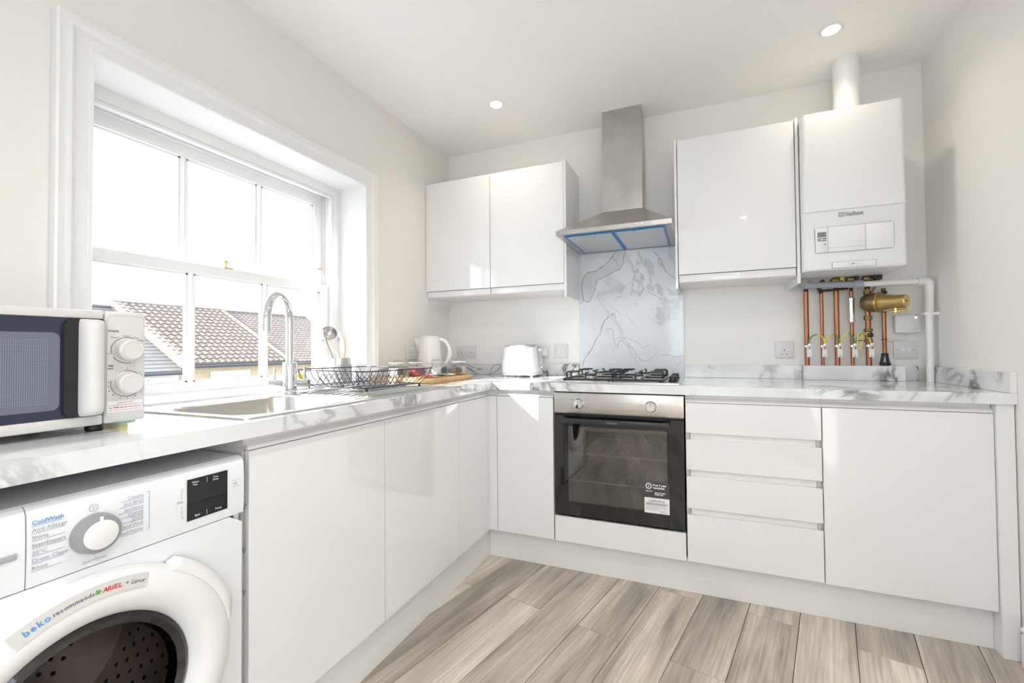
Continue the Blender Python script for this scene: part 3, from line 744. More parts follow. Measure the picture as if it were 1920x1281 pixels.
bx(1.367, 1.474, YD-.0006, YD-.0001, .4075, .475).build('sticker', 'sticker_dark', t)
yy = YD-.0009
MB().lathe([(.0135, 0), (.0135, .0001)], (1.386, yy+.0002, .459), (0, -1, 0), 20).build('emblem', 'ink_white', t)
MB().lathe([(.0098, 0), (.0098, .0001)], (1.386, yy, .459), (0, -1, 0), 20).build('emblem', 'sticker_dark', t)
text('3', .014, (1.386, yy-.0003, .454), (1, 0, 0), (0, 0, 1), 'ink_white', t, 'lettering', 'CENTER', bold=.0004)
text('Free 3 year', .0125, (1.404, yy, .4605), (1, 0, 0), (0, 0, 1), 'ink_white', t, bold=.0004)
text('guarantee', .0125, (1.404, yy, .4485), (1, 0, 0), (0, 0, 1), 'ink_white', t, bold=.0004)
text('Call now*', .0075, (1.372, yy, .434), (1, 0, 0), (0, 0, 1), 'ink_white', t, bold=.0002)
text('0800 917 0600\n01489 5732', .0075, (1.412, yy, .4275), (1, 0, 0), (0, 0, 1), 'ink_white', t, bold=.0003)
text('LAMONA', .0165, (1.4205, yy, .3875), (1, 0, 0), (0, 0, 1), 'ink_dark', t, 'lettering', 'CENTER')
for k in range(7): bx(1.373, 1.373+(.094, .088, .090, .086, .092, .060, .05)[k], yy, yy+.0001, .3815-.0047*k, .3815-.0047*k+(.0022 if k < 2 else .0012)).build('small_print', 'ink_dark' if k < 2 else 'ink_grey', t)
text('Register /\nFix outlined', .006, (1.436, yy, .3500), (1, 0, 0), (0, 0, 1), 'ink_dark', t)
t = thing('oven_housing', (1.2425, -.3, .15), 'white filler panel beneath the oven', 'panel')
MB().box(.9445, 1.5405, YD, YD+.018, .150, .2690, .0012, 1).build('front_panel', 'gloss_white', t)
bx(.9445, 1.5405, YD+.019, -.02, .150, .166).build('shelf', 'carcass', t)

# ================================================================ gas hob
t = thing('gas_hob', (1.2375, -.29, .9104), 'stainless four-burner gas hob with black pan supports', 'hob')
hx0, hx1, hy0, hy1, hz = .9470, 1.5280, -.5300, -.0450, .9104
lo = [Vector((x, y, 0)) for x, y in rrect(hx0, hx1, hy0, hy1, .012)]
def lp(d, z):
    return [(x, y, z) for x, y in rrect(hx0+d, hx1-d, hy0+d, hy1-d, max(.004, .012-d*.2))]
MB().loops([lp(0, hz), lp(0, hz+.003), lp(.004, hz+.006), lp(.02, hz+.0045)], cap0=True, cap1=True).build('tray', 'steel', t)
burn = [(1.085, -.405, .036), (1.085, -.165, .026), (1.325, -.405, .028), (1.325, -.165, .036)]
for bxx, byy, br in burn:
    b = MB().lathe([(br*1.15, 0), (br*1.15, .006), (br, .008), (br, .020), (br*.96, .022)], (bxx, byy, hz+.0047), (0, 0, 1), 28, rib=lambda a, h: .03*math.cos(28*a) if .007 < h < .021 else 0).build('burner', 'steel', t)
    MB().lathe([(br*.90, 0), (br*.93, .003), (br*.86, .007), (0.001, .008)], (bxx, byy, hz+.0269), (0, 0, 1), 24).build('burner_cap', 'black_enamel', b)
for (x0, x1) in ((.968, 1.203), (1.207, 1.442)):
    y0, y1, zb, zt = -.512, -.062, hz+.013, hz+.047
    s = MB().tube([(x, y, zb) for x, y in rrect(x0, x1, y0, y1, .02, 3)], .0055, 6, closed=True)
    s.tube([(x0, -.287, zb), (x1, -.287, zb)], .005, 6)
    for (x, y) in ((x0, y0), (x1, y0), (x0, y1), (x1, y1)): s.cyl((x+(.008 if x == x0 else -.008), y+(.008 if y == y0 else -.008), hz+.004), (x+(.008 if x == x0 else -.008), y+(.008 if y == y0 else -.008), zb), .005, 8)
    sup = s.build('pan_support', 'black_enamel', t)
    cx = (x0+x1)/2
    for cy in (-.405, -.165):
        f = []
        for (px_, py_, dx, dy) in ((x0, cy-.035, 1, .0), (x0, cy+.045, 1, 0), (x1, cy-.035, -1, 0), (x1, cy+.045, -1, 0), (cx, y0 if cy < -.3 else -.287, 0, 1), (cx, -.287 if cy < -.3 else y1, 0, -1)):
            ln = .062 if dx else .058
            f.append([(px_, py_, zb), (px_, py_, zt-.006), (px_+dx*.006, py_+dy*.006, zt), (px_+dx*ln, py_+dy*ln, zt)])
        for pth in f: MB().tube(pth, .0042, 6).build('finger', 'black_enamel', sup)
for ky in (-.43, -.36, -.23, -.16):
    MB().lathe([(.021, 0), (.021, .004), (.0175, .006), (.0165, .022), (.014, .025), (.0, .0255)], (1.487, ky, hz+.0048), (0, 0, 1), 20, cap=False).build('knob', 'black_plastic', t)

# ================================================================ extractor hood
t = thing('extractor_hood', (1.2255, -.25, 1.653), 'stainless chimney extractor hood with blue film on its filters', 'extractor hood')
def rl(x0, x1, y0, y1, z): return [(x0, y0, z), (x1, y0, z), (x1, y1, z), (x0, y1, z)]
A = (.9345, 1.4965, -.500, -.0085)
m = MB().loops([rl(.962, 1.469, -.462, -.025, 1.6575), rl(A[0]+.004, A[1]-.004, A[2]+.004, A[3]-.002, 1.6535), rl(*A, 1.6535), rl(*A, 1.6755), rl(A[0]+.004, A[1]-.004, A[2]+.004, A[3], 1.677), rl(1.1080, 1.3285, -.166, -.0085, 1.846)], cap1=True)
can = m.build('canopy', 'steel_hood', t, sharp=10)
bx(.962, 1.469, -.462, -.025, 1.6580, 1.662).build('base_plate', 'steel_hood', t)
for a, b in ((.9680, 1.2125), (1.2185, 1.4630)):
    f = bx(a+.010, b-.010, -.440, -.045, 1.6530, 1.6574).build('filter', 'filter_mesh', t)
    e = MB()
    e.box(a, b, -.452, -.440, 1.6525, 1.6576); e.box(a, b, -.045, -.033, 1.6525, 1.6576); e.box(a, a+.010, -.440, -.045, 1.6525, 1.6576); e.box(b-.010, b, -.440, -.045, 1.6525, 1.6576)
    e.build('protective_film', 'blue_film', f, label='blue protective film edge')
    MB().box((a+b)/2-.034, (a+b)/2+.034, -.440, -.405, 1.6485, 1.6528, .001).build('latch', 'steel', f)
for k in range(5):
    MB().lathe([(.0062, 0), (.0062, .005), (.005, .0065), (0, .0066)], (1.3300+.0170*k, -.5001, 1.6645), (0, -1, 0), 12, cap=False).build('button', 'chrome', t)
bx(1.1080, 1.3285, -.166, -.0085, 1.8465, 2.2500).build('chimney', 'steel_hood', t)
bx(1.1105, 1.3260, -.1635, -.0085, 2.2505, H-.001).build('upper_chimney', 'steel_hood', t)

# ================================================================ boiler
t = thing('boiler', (2.233, -.17, 1.41), 'white wall-hung gas boiler with grey lettering beside the right wall', 'boiler')
bx0, bx1, byf = 2.0460, 2.4200, -.340
pl = [(bx0, -.001), (bx1, -.001)]+[(bx1-.018+.018*math.cos(R(-a)), byf+.018+.018*math.sin(R(-a))) for a in (0, 22, 45, 67, 90)]+[(bx0+.018-.018*math.sin(R(a)), byf+.018-.018*math.cos(R(a))) for a in (0, 22, 45, 67, 90)]
MB().prism(pl, 'z', 1.6780, 2.1180).build('upper_case', 'plastic_white', t)
bot = [(p[0], p[1]+(.0 if p[1] > -.2 else .0)) for p in pl]
m = MB()
loops = []
for (z, d) in ((1.4120, .008), (1.416, .003), (1.422, .001), (1.52, .004), (1.60, .008), (1.645, .003), (1.668, -.002), (1.6775, .0)):
    loops.append([(p[0], p[1]+(d if p[1] < -.2 else 0), z) for p in pl])
m.loops(loops, cap0=True, cap1=True).build('lower_case', 'plastic_white', t, sharp=50)
MB().box(bx0+.004, bx1-.006, byf-.0075, byf+.004, 1.6730, 1.6790, .002).build('ridge_strip', 'plastic_white', t)
text('Vaillant', .0245, (2.202, byf-.0005, 1.6435), (1, 0, 0), (0, 0, 1), 'ink_grey', t, bold=.0007, sx=.92)
lg = MB(); cx_, cz_, s_ = 2.1895, 1.6520, .0095
for (a, b, c, d_) in ((-s_, s_, s_-.002, s_), (-s_, s_, -s_, -s_+.002), (-s_, -s_+.002, -s_, s_), (s_-.002, s_, -s_, s_)): lg.box(cx_+a, cx_+b, byf-.0011, byf-.0003, cz_+c, cz_+d_)
lg.tube([(cx_-.005, byf-.0008, cz_+.005), (cx_-.001, byf-.0008, cz_+.001), (cx_+.005, byf-.0008, cz_+.005)], .0007, 4)
lg.tube(arc((cx_, byf-.0008, cz_-.002), .0045, 0, 360, 14, (1, 0, 0), (0, 0, 1)), .0006, 4)
lg.build('emblem', 'ink_grey', t)
# control flap
px0, px1, pz0, pz1 = 2.0915, 2.3715, 1.4900, 1.6010
yb = byf+.0005
MB().prism([(x, z) for x, z in rrect(px0-.0015, px1+.0015, pz0-.0015, pz1+.0015, .008)], 'y', yb-.0005, yb+.008).build('panel_gap', 'ink_grey', t)
for a, b, nm in ((px0, 2.1385, 'control_panel'), (2.1395, 2.2745, 'flap'), (2.2755, px1, 'flap')):
    MB().box(a, b, yb-.003, yb+.006, pz0, pz1, .002).build(nm, 'plastic_white', t)
bx(2.1395, 2.2745, yb-.0034, yb-.003, 1.5075, 1.5083).build('seam', 'ink_grey', t)
bx(2.099, 2.1325, yb-.0040, yb-.0032, 1.558, 1.581).build('display', 'lcd', t)
text('1.6', .011, (2.1165, yb-.0044, 1.566), (1, 0, 0), (0, 0, 1), 'ink_dark', t, 'display_digits', 'CENTER')
for z in (1.5515, 1.5435):
    for x in (2.099, 2.117): bx(x, x+.0155, yb-.0040, yb-.0032, z-.0018, z+.0018).build('button', 'ink_dark', t)
MB().lathe([(.0042, 0), (.0042, .0015)], (2.1270, yb-.003, 1.526), (0, -1, 0), 14).build('button', 'plastic_grey', t)
MB().box(2.153, 2.308, byf-.0030, byf+.030, 1.4185, 1.4440, .002).build('bottom_flap', 'plastic_white', t)
bx(2.1515, 2.3095, byf-.0008, byf+.002, 1.4175, 1.4452).build('panel_gap', 'ink_grey', t)
text('eco', .0058, (2.2095, byf-.0034, 1.4300), (1, 0, 0), (0, 0, 1), 'ink_grey', t, align='LEFT')
text('FIT', .0085, (2.2215, byf-.0034, 1.4295), (1, 0, 0), (0, 0, 1), 'ink_dark', t, bold=.0003, shear=.2)
text('pure', .0058, (2.2355, byf-.0034, 1.4300), (1, 0, 0), (0, 0, 1), 'ink_grey', t)
MB().lathe([(.066, 0), (.066, .012), (.0535, .016), (.0535, .06)], (2.264, -.170, 2.1185), (0, 0, 1), 32).build('flue_collar', 'plastic_white', t)
MB().lathe([(.0520, 0), (.0520, H-2.179-.0005)], (2.264, -.170, 2.179), (0, 0, 1), 32).build('flue', 'plastic_white', t)
# valves under the case
for x, colr in ((2.236, 'earth_yellow'), (2.297, 'black_plastic'), (2.362, 'black_plastic')):
    v = MB().box(x-.022, x+.022, -.075, -.035, 1.388, 1.4115, .006).build('valve', 'brass_dull', t)
    MB().cyl((x+.016, -.088, 1.4025), (x+.016, -.0752, 1.4025), .0085, 14).build('valve_cap', colr, v)
MB().box(2.385, 2.412, -.080, -.045, 1.390, 1.4115, .002).build('cable_gland', 'black_plastic', t)
for dx in (0, .012):
    MB().tube(smooth_path([(2.394+dx, -.060, 1.3898), (2.392+dx*.8, -.050, 1.370), (2.388+dx*.5, -.035, 1.352), (2.387+dx*.3, -.022, 1.336)], 4), .0022, 6).build('cable', 'plastic_grey', t)

# ---------------------------------------------------------------- pipework under the boiler
PZ = .9815
def pipe(x, r, ztop, label, y=-.048, zdark=1.352):
    t = thing('copper_pipe', (x, y, PZ), label, 'pipe', 'copper pipes under the boiler')
    MB().cyl((x, y, PZ), (x, y, zdark), r, 16).build('tube', 'copper', t)
    MB().cyl((x, y, zdark), (x, y, ztop), r*.96, 14).build('upper_end', 'copper_dark', t)
    return t
p1 = pipe(2.108, .0112, 1.411, 'thick copper pipe nearest the wall cupboard')
p2 = pipe(2.174, .0078, 1.345, 'thin copper pipe, second from the wall cupboard', zdark=1.340)
MB().tube(smooth_path([(2.174, -.048, 1.340), (2.165, -.048, 1.362), (2.160, -.05, 1.385), (2.174, -.055, 1.394), (2.184, -.055, 1.402)], 4), .009, 8).build('bend', 'copper_dark', p2)
MB().tube(smooth_path([(2.174, -.061, 1.352), (2.19, -.0695, 1.351), (2.20, -.0695, 1.351), (2.28, -.0695, 1.356)], 4), .006, 8).build('branch', 'copper_dark', p2)
p3 = pipe(2.236, .0112, 1.388, 'thick copper pipe in the middle below the yellow valve')
p4 = pipe(2.297, .0078, 1.388, 'thin copper pipe with the chrome scale reducer', zdark=1.345)
MB().lathe([(.010, 0), (.014, .004), (.014, .018), (.0125, .02), (.0125, .105), (.0145, .107), (.0145, .120), (.010, .125)], (2.297, -.048, 1.190), (0, 0, 1), 16).build('scale_reducer', 'chrome', p4)
p5 = pipe(2.362, .0112, 1.388, 'thick copper pipe passing through the brass filter')
for (z0_, z1_, r_, mt) in ((1.325, 1.337, .018, 'brass_dull'), (1.337, 1.345, .016, 'brass'), (1.200, 1.222, .018, 'brass_dull'), (1.145, 1.160, .019, 'brass_dull'), (1.092, 1.108, .017, 'brass_dull'), (1.108, 1.145, .015, 'brass')):
    MB().lathe([(r_*.9, 0), (r_, .002), (r_, z1_-z0_-.002), (r_*.9, z1_-z0_)], (2.362, -.048, z0_), (0, 0, 1), 8 if r_ > .0175 else 14).build('fitting', mt, p5)
MB().lathe([(.006, 0), (.012, .004), (.012, .014), (.008, .016)], (2.362, -.064, 1.128), (0, -1, 0), 10).build('valve_tap', 'black_plastic', p5)
p6 = thing('copper_pipe', (2.424, -.048, PZ), 'thin copper pipe ending in a black drain funnel', 'pipe', 'copper pipes under the boiler')
MB().cyl((2.424, -.048, 1.040), (2.424, -.048, 1.240), .0088, 14).build('tube', 'copper', p6)
MB().cyl((2.424, -.048, 1.300), (2.424, -.048, 1.350), .0088, 12).build('upper_end', 'copper_dark', p6)
MB().lathe([(.013, 0), (.015, .004), (.015, .010), (.010, .012)], (2.424, -.048, 1.325), (0, 0, 1), 10).build('collar', 'black_plastic', p6)
fn = MB().lathe([(.018, 0), (.022, .004), (.022, .012), (.018, .016)], (2.424, -.048, PZ+.0002), (0, 0, 1), 16)
for a in (0, 90, 180, 270): fn.tube([(2.424+.018*math.cos(R(a+45)), -.048+.018*math.sin(R(a+45)), PZ+.014), (2.424+.011*math.cos(R(a+45)), -.048+.011*math.sin(R(a+45)), PZ+.046)], .0035, 6)
fn.lathe([(.012, 0), (.014, .002), (.014, .014), (.010, .016)], (2.424, -.048, PZ+.044), (0, 0, 1), 14)
fn.build('tundish', 'black_plastic', p6)
for z in (1.105, 1.235): MB().lathe([(.0105, 0), (.0125, .001), (.0125, .003), (.0105, .004)], (2.424, -.048, z), (0, 0, 1), 12, cap=False).build('cable_tie', 'black_plastic', p6)
# magnetic filter
t = thing('magnetic_filter', (2.38, -.10, 1.23), 'big brass magnetic filter angled off the copper pipe', 'filter')
c = Vector((2.352, -.068, 1.283)); ax = Vector((.74, -.66, -.05)).normalized()
MB().lathe([(.012, -.022), (.030, -.016), (.042, 0), (.045, .020), (.045, .048), (.042, .052)], c, ax, 28).build('body', 'brass_dull', t)
MB().lathe([(.047, .046), (.049, .048), (.049, .056), (.047, .058)], c, ax, 28).build('flange', 'brass', t)
MB().lathe([(.040, .058), (.038, .066), (.031, .110), (.031, .150), (.029, .155)], c, ax, 26).build('neck', 'brass', t)
MB().lathe([(.029, .1552), (.027, .1585), (.0, .1590)], c, ax, 26, cap=False).build('end_cap', 'brass_shiny', t)
side = ax.cross(Vector((0, 0, 1))).normalized(); upx = side.cross(ax)
text('Vaillant', .009, c+ax*.1594-side*.021, side, upx, 'ink_dark', t, bold=.0002) if side.x > 0 else text('Vaillant', .009, c+ax*.1594+side*.021, -side, upx, 'ink_dark', t, bold=.0002)
q = c+ax*.115+Vector((0, 0, -.036))
d1 = MB().cyl(q+Vector((0, 0, .012)), q+Vector((.0, 0, -.014)), .009, 12); d1.cyl(q+Vector((-.02, .01, -.010)), q+Vector((.03, -.02, -.006)), .0065, 12); d1.sphere(q+Vector((.030, -.020, -.006)), .008, 10, 7)
d1.build('drain_tap', 'brass_shiny', t)
# waste pipe
t = thing('waste_pipe', (2.34, -.085, .9104), 'plastic condensate pipe, grey then white, running to the right corner', 'pipe')
yw, zw = -.100, 1.370
MB().tube([(2.108, yw, zw+.008), (2.30, yw, zw)], .0150, 12).build('grey_run', 'pipe_grey', t)
MB().tube(smooth_path([(2.093, yw, 1.4095), (2.090, yw, 1.390), (2.096, yw, 1.380), (2.125, yw, zw+.007)], 3), .0195, 12).build('grey_elbow', 'pipe_grey', t)
MB().tube([(2.292, yw, zw), (2.330, yw, zw)], .0190, 12).build('grey_socket', 'pipe_grey', t)
MB().tube([(2.330, yw, zw), (2.550, yw, zw-.002)], .0135, 12).build('white_run', 'pipe_white', t)
MB().tube(smooth_path([(2.535, yw, zw-.002), (2.560, yw, zw-.003), (2.574, yw, zw-.010), (2.576, yw, zw-.035)], 4), .0185, 12).build('elbow', 'pipe_white', t)
MB().tube([(2.576, yw, zw-.03), (2.574, yw, 1.235)], .0165, 12).build('upper_drop', 'pipe_white', t)
MB().tube([(2.574, yw, 1.235), (2.572, yw, .9106)], .0140, 12).build('lower_drop', 'pipe_white', t)
MB().box(2.552, 2.6065, yw-.012, yw+.020, 1.213, 1.227, .002).build('clip', 'pipe_white', t)
# earth clamps and their wires
pos = [2.108, 2.174, 2.236, 2.297, 2.362]; nm = ['first', 'second', 'third', 'fourth', 'fifth']; rr_ = [.0112, .0078, .0112, .0078, .0112]
for i, x in enumerate(pos):
    t = thing('earth_clamp', (x, -.065, 1.015), f'white earth clamp tag on the {nm[i]} copper pipe from the left', 'clamp', 'earth clamps on the copper pipes')
    yt = -.048-rr_[i]-.0045
    MB().box(x-.010+.006, x+.017, yt-.0016, yt, 1.022, 1.078, .0007, 1).build('tag', 'plastic_white', t)
    text('SAFETY', .0030, (x+.0065, yt-.0020, 1.0235), (1, 0, 0), (0, 0, 1), 'ink_dark', t, bold=.0002, align='CENTER')
    MB().cyl((x+.0065, yt-.0016, 1.032), (x+.0065, yt-.0022, 1.032), .0018, 8).build('punched_hole', 'ink_red' if i == 0 else 'ink_dark', t)
    MB().lathe([(rr_[i]+.0006, 0), (rr_[i]+.0028, .0005), (rr_[i]+.0028, .0095), (rr_[i]+.0006, .010)], (x, -.048, 1.072), (0, 0, 1), 14, cap=False).build('strap', 'chrome', t)
    MB().box(x, x+.014, yt-.010, yt-.0018, 1.078, 1.090, .001).build('terminal', 'chrome', t)
    MB().cyl((x+.007, yt-.012, 1.068), (x+.007, yt-.0018, 1.068), .0042, 8).build('screw', 'brass_dull', t)
def wire(a, b, h, label, swap=False):
    t = thing('earth_wire', ((a+b)/2, -.07, 1.09), label, 'wire', 'green and yellow earth wires')
    pts = smooth_path([(a, -.068, 1.0905), (a+.006, -.070, 1.0905+h*.62), ((a+b)/2, -.074, 1.0905+h), (b-.006, -.070, 1.0905+h*.62), (b, -.068, 1.0905)], 5)
    h2 = len(pts)//2
    MB().tube(pts[:h2+1], .0032, 7).build('green_half', 'earth_yellow' if swap else 'earth_green', t)
    MB().tube(pts[h2:], .0032, 7).build('yellow_half', 'earth_green' if swap else 'earth_yellow', t)
for i, (dx0, dx1, h, sw) in enumerate(((.005, .004, .045, False), (.010, .004, .045, True), (.010, .004, .046, True), (.010, .002, .047, False))):
    wire(pos[i]+dx0, pos[i+1]+dx1, h, f'earth wire looping from the {nm[i]} to the {nm[i+1]} copper pipe', sw)
t = thing('earth_wire', (2.325, -.07, 1.05), 'tied earth wire hanging beside the brass valve', 'wire', 'green and yellow earth wires')
MB().tube(smooth_path([(2.308, -.080, 1.0905), (2.312, -.085, 1.13), (2.322, -.085, 1.137), (2.328, -.082, 1.12), (2.325, -.080, 1.09), (2.318, -.078, 1.06)], 5), .003, 7).build('loop', 'earth_yellow', t)
MB().box(2.311, 2.332, -.086, -.076, 1.1010, 1.1045, .001).build('cable_tie', 'black_plastic', t)
# little control box and switch by the corner
t = thing('control_box', (2.525, -.015, 1.134), 'white heating receiver box with amber light', 'control box')
MB().box(2.472, 2.568, -.030, -.0005, 1.136, 1.222, .006).build('case', 'plastic_white', t)
MB().cyl((2.551, -.0312, 1.208), (2.551, -.0298, 1.208), .0033, 10).build('light', 'led', t)
MB().tube(arc((2.551, -.0304, 1.156), .005, 0, 360, 14, (1, 0, 0), (0, 0, 1)), .0006, 4).build('mark', 'ink_grey', t)
MB().tube(smooth_path([(2.525, -.012, 1.1355), (2.522, -.012, 1.118), (2.505, -.010, 1.108), (2.475, -.010, 1.104), (2.442, -.012, 1.106), (2.436, -.030, 1.150), (2.434, -.035, 1.22)], 5), .0038, 8).build('cable', 'plastic_white', t)

# ================================================================ sockets and switches
def plate(name, wall, a, z, w, label, kind, cat):
    # wall 'b': on the back wall, a = x centre ; wall 'l': on the left wall, a = y centre
    if wall == 'b': t = thing(name, (a, -.006, z-.043), label, cat, 'white wall sockets and switches')
    else: t = thing(name, (.006, a, z-.043), label, cat, 'white wall sockets and switches')
    def B(u0, u1, d0, d1, z0, z1, bev=0):
        if wall == 'b': return MB().box(a+u0, a+u1, -d1, -d0, z+z0, z+z1, bev)
        return MB().box(d0, d1, a+u0, a+u1, z+z0, z+z1, bev)
    B(-w/2, w/2, .0004, .010, -.043, .043, .003).build('plate', 'plastic_switch', t)
    cs = {'double': (-.036, .036), 'single': (0.0,), 'spur': ()}[kind]
    for c in cs:
        for (u, zz, hw, hh) in ((0, -.003, .0018, .005), (-.011, -.024, .0028, .0018), (.011, -.024, .0028, .0018)):
            B(c+u-hw, c+u+hw, .0095, .0104, zz-hh, zz+hh).build('pin_hole', 'black_plastic', t)
        s = 1 if c < 0 else -1
        sc = c+s*.027 if kind == 'double' else c-.022
        B(sc-.006, sc+.006, .0096, .013, .010, .028, .001).build('rocker_switch', 'plastic_white', t)
    if kind == 'spur':
        B(-.019, -.001, .0096, .0125, -.013, .013, .001).build('fuse_holder', 'plastic_white', t)
        B(.003, .021, .0096, .0135, -.012, .012, .001).build('rocker_switch', 'plastic_white', t)
    if kind == 'spur' or kind == 'double':
        e = .030 if kind == 'spur' else .060
        for s in (-1, 1):
            (MB().cyl((a+s*e, -.0096, z), (a+s*e, -.0108, z), .0028, 8) if wall == 'b' else MB().cyl((.0096, a+s*e, z), (.0108, a+s*e, z), .0028, 8)).build('screw', 'knob_grey', t)
    return t
plate('double_socket', 'b', .132, 1.057, .147, 'double plug socket on the back wall right of the kettle', 'double', 'socket')
plate('double_socket', 'l', -.420, 1.062, .147, 'double plug socket on the window wall half hidden by the kettle', 'double', 'socket')
s1 = plate('single_socket', 'b', .686, 1.058, .087, 'plug socket with a white plug behind the toaster', 'single', 'socket')
MB().box(.682, .722, -.042, -.0108, 1.030, 1.075, .008).build('plug', 'plastic_white', s1)
plate('fused_switch', 'b', .803, 1.060, .088, 'fused switch between toaster and marble splashback', 'spur', 'switch')
plate('single_socket', 'b', 2.015, 1.061, .087, 'single plug socket left of the copper pipes', 'single', 'socket')
plate('fused_switch', 'b', 2.516, 1.057, .090, 'fused switch right of the copper pipes below the receiver box', 'spur', 'switch')
# ================================================================ washing machine
t = thing('washing_machine', (.33, -2.2, 0), 'white front-loading washing machine under the worktop', 'washing machine')
wy0, wy1, wx = -2.502, -1.9065, .585
DC = (-2.190, .445); 
m = MB(); m.box(.06, .075, wy0, wy1, .012, .830); m.box(.075, wx, wy0, wy0+.012, .012, .830); m.box(.075, wx, wy1-.012, wy1, .012, .830); m.box(.075, wx, wy0+.012, wy1-.012, .012, .030); m.box(.075, wx, wy0+.012, wy1-.012, .812, .830)
m.build('body', 'washer_white', t)
for a, b in ((.10, wy0+.05), (.55, wy0+.05), (.10, wy1-.05), (.55, wy1-.05)): MB().cyl((a, b, .0005), (a, b, .0125), .02, 12).build('foot', 'rubber', t)
# front sheet with round opening
ring_n = 64; yo0, yo1, zo0, zo1 = wy0+.002, wy1-.002, .095, .6965
outer = []; inner = []
for k in range(ring_n):
    a = 2*PI*k/ring_n; c_, s_ = math.cos(a), math.sin(a)
    tx = ((yo1-DC[0]) if c_ > 0 else (yo0-DC[0]))/c_ if abs(c_) > 1e-6 else 9
    tz = ((zo1-DC[1]) if s_ > 0 else (zo0-DC[1]))/s_ if abs(s_) > 1e-6 else 9
    r = min(abs(tx), abs(tz)); outer.append((DC[0]+r*c_, DC[1]+r*s_)); inner.append((DC[0]+.19*c_, DC[1]+.19*s_))
MB().loops([[(wx+.0006, y, z) for y, z in outer], [(.600, y, z) for y, z in outer], [(.600, y, z) for y, z in inner], [(wx+.0006, y, z) for y, z in inner]]).build('front_sheet', 'washer_white', t)
MB().box(wx+.0006, .600, wy0+.002, wy1-.002, .014, .0935, .003).build('kick_panel', 'washer_white', t)
# control fascia: gently curved face
def fasc(y0, y1, z0, z1, d=0):
    pr = [(wx+.0006, z0), (.6010+d, z0), (.6030+d, z0+.02), (.6035+d, .77), (.6015+d, z1-.014), (.5960+d, z1-.004), (.588, z1), (wx+.0006, z1)]
    return MB().prism(pr, 'y', y0, y1)
fa = fasc(-2.2655, wy1+.0005, .6985, .8290).build('control_panel', 'washer_white', t, sharp=45)
dr = fasc(wy0, -2.2670, .6985, .8290, -.0005).build('detergent_drawer', 'washer_white', t, sharp=45)
MB().box(.6025, .6060, -2.42, -2.2765, .7515, .7615, .002).build('drawer_grip', 'plastic_grey', dr, label='grey drawer grip')
kn = MB().lathe([(.0345, 0), (.0345, .004), (.0325, .016), (.0300, .020), (.0255, .0215)], (.6036, -2.181, .756), (1, 0, 0), 40).build('programme_knob', 'knob_grey', t)
MB().lathe([(.0245, 0), (.0245, .0012), (.0235, .0018)], (.6036+.0216, -2.181, .756), (1, 0, 0), 36).build('knob_cap', 'plastic_white', kn)
bx(.6252, .6262, -2.1835, -2.1785, .7805, .7875).build('pointer', 'ink_white', kn)
bx(.6036, .6042, -2.030, -1.9455, .7195, .8065).build('display', 'black_gloss', t)
RX, UPZ = (0, 1, 0), (0, 0, 1)
def wt(s, size, y, z, mat, **k): text(s, size, (.6046, y, z), RX, UPZ, mat, t, **k)
for s, y, z in (('Water\nPlus', -2.014, .797), ('Time\nDelay', -1.972, .797)): wt(s, .0055, y, z, 'ink_white', align='CENTER', name='lettering')
wt('Spin', .0065, -2.010, .7255, 'ink_white', align='CENTER'); wt('Temp', .0065, -1.966, .7255, 'ink_white', align='CENTER')
for z0_, z1_ in ((.7915, .8025), (.7225, .7325)): bx(.6042, .6044, -1.9905, -1.9900, z0_, z1_).build('divider', 'ink_white', t)
wt('Fast', .0075, -2.0495, .762, 'ink_grey', align='LEFT'); wt('>II', .010, -1.9345, .7680, 'ink_grey')
for y0, y1, z in ((-2.035, -2.0352, .78), ): pass
L = MB()
def ln(y0, z0, y1, z1, w=.0007): 
    dv = Vector((0, y1-y0, z1-z0)).normalized(); nn = Vector((0, -dv.z, dv.y))*w/2
    a, b = Vector((.6043, y0, z0)), Vector((.6043, y1, z1)); return [a-nn, b-nn, b+nn, a+nn]
def lines(segs, mat, w=.0007):
    m = MB()
    for s in segs: m.add(ln(*s, w), [(0, 1, 2, 3)])
    m.build('printed_line', mat, t)
left = (('ColdWash', .7990, 'ink_blue'), ('Anti Allergy', .7868, 'ink_grey'), ('Shirts', .7746, 'ink_grey'), ('StainExpert', .7624, 'ink_grey'), ('20°C', .7502, 'ink_grey'), ('Drum Clean', .7380, 'ink_grey'), ('Rinse', .7258, 'ink_grey'))
right = (('Cottons', .7990), ('Eco 40-60', .7885), ('Synthetics', .7780), ('Cottons', .7690), ('Quick', .7590), ('Hand Wash', .7470), ('Mixed Fabrics', .7355))
for i, (s, z, c_) in enumerate(left):
    wt(s, .0088, -2.2605, z, c_, bold=.0002 if i == 0 else 0)
    lines([(-2.2605, z-.0022, -2.218-.002*abs(i-3), z-.0022)], 'ink_blue' if i in (0, 4, 5) else 'ink_grey')
for i, (s, z) in enumerate(right):
    wt(s, .0075, -2.108, z, 'ink_grey', align='RIGHT'); lines([(-2.150+.002*abs(i-3), z-.0022, -2.108, z-.0022)], 'ink_blue')
wt('with Prewash', .0042, -2.108, .7640, 'ink_grey', align='RIGHT'); wt('Super Quick', .0042, -2.108, .7545, 'ink_grey', align='RIGHT')
lines([(-2.103, .805, -2.098, .805), (-2.098, .805, -2.098, .733), (-2.103, .733, -2.098, .733)], 'ink_blue')
lines([(-2.036, .790, -2.040, .790), (-2.040, .790, -2.040, .770), (-2.040, .756, -2.040, .730), (-2.036, .730, -2.040, .730)], 'ink_grey')
lines([(-1.936, .779, -1.918, .779), (-1.936, .764, -1.918, .764)], 'ink_grey')
wt('Spin+Drain', .0075, -2.181, .7070, 'ink_grey', align='CENTER'); lines([(-2.181, .7155, -2.181, .7195)], 'ink_grey')
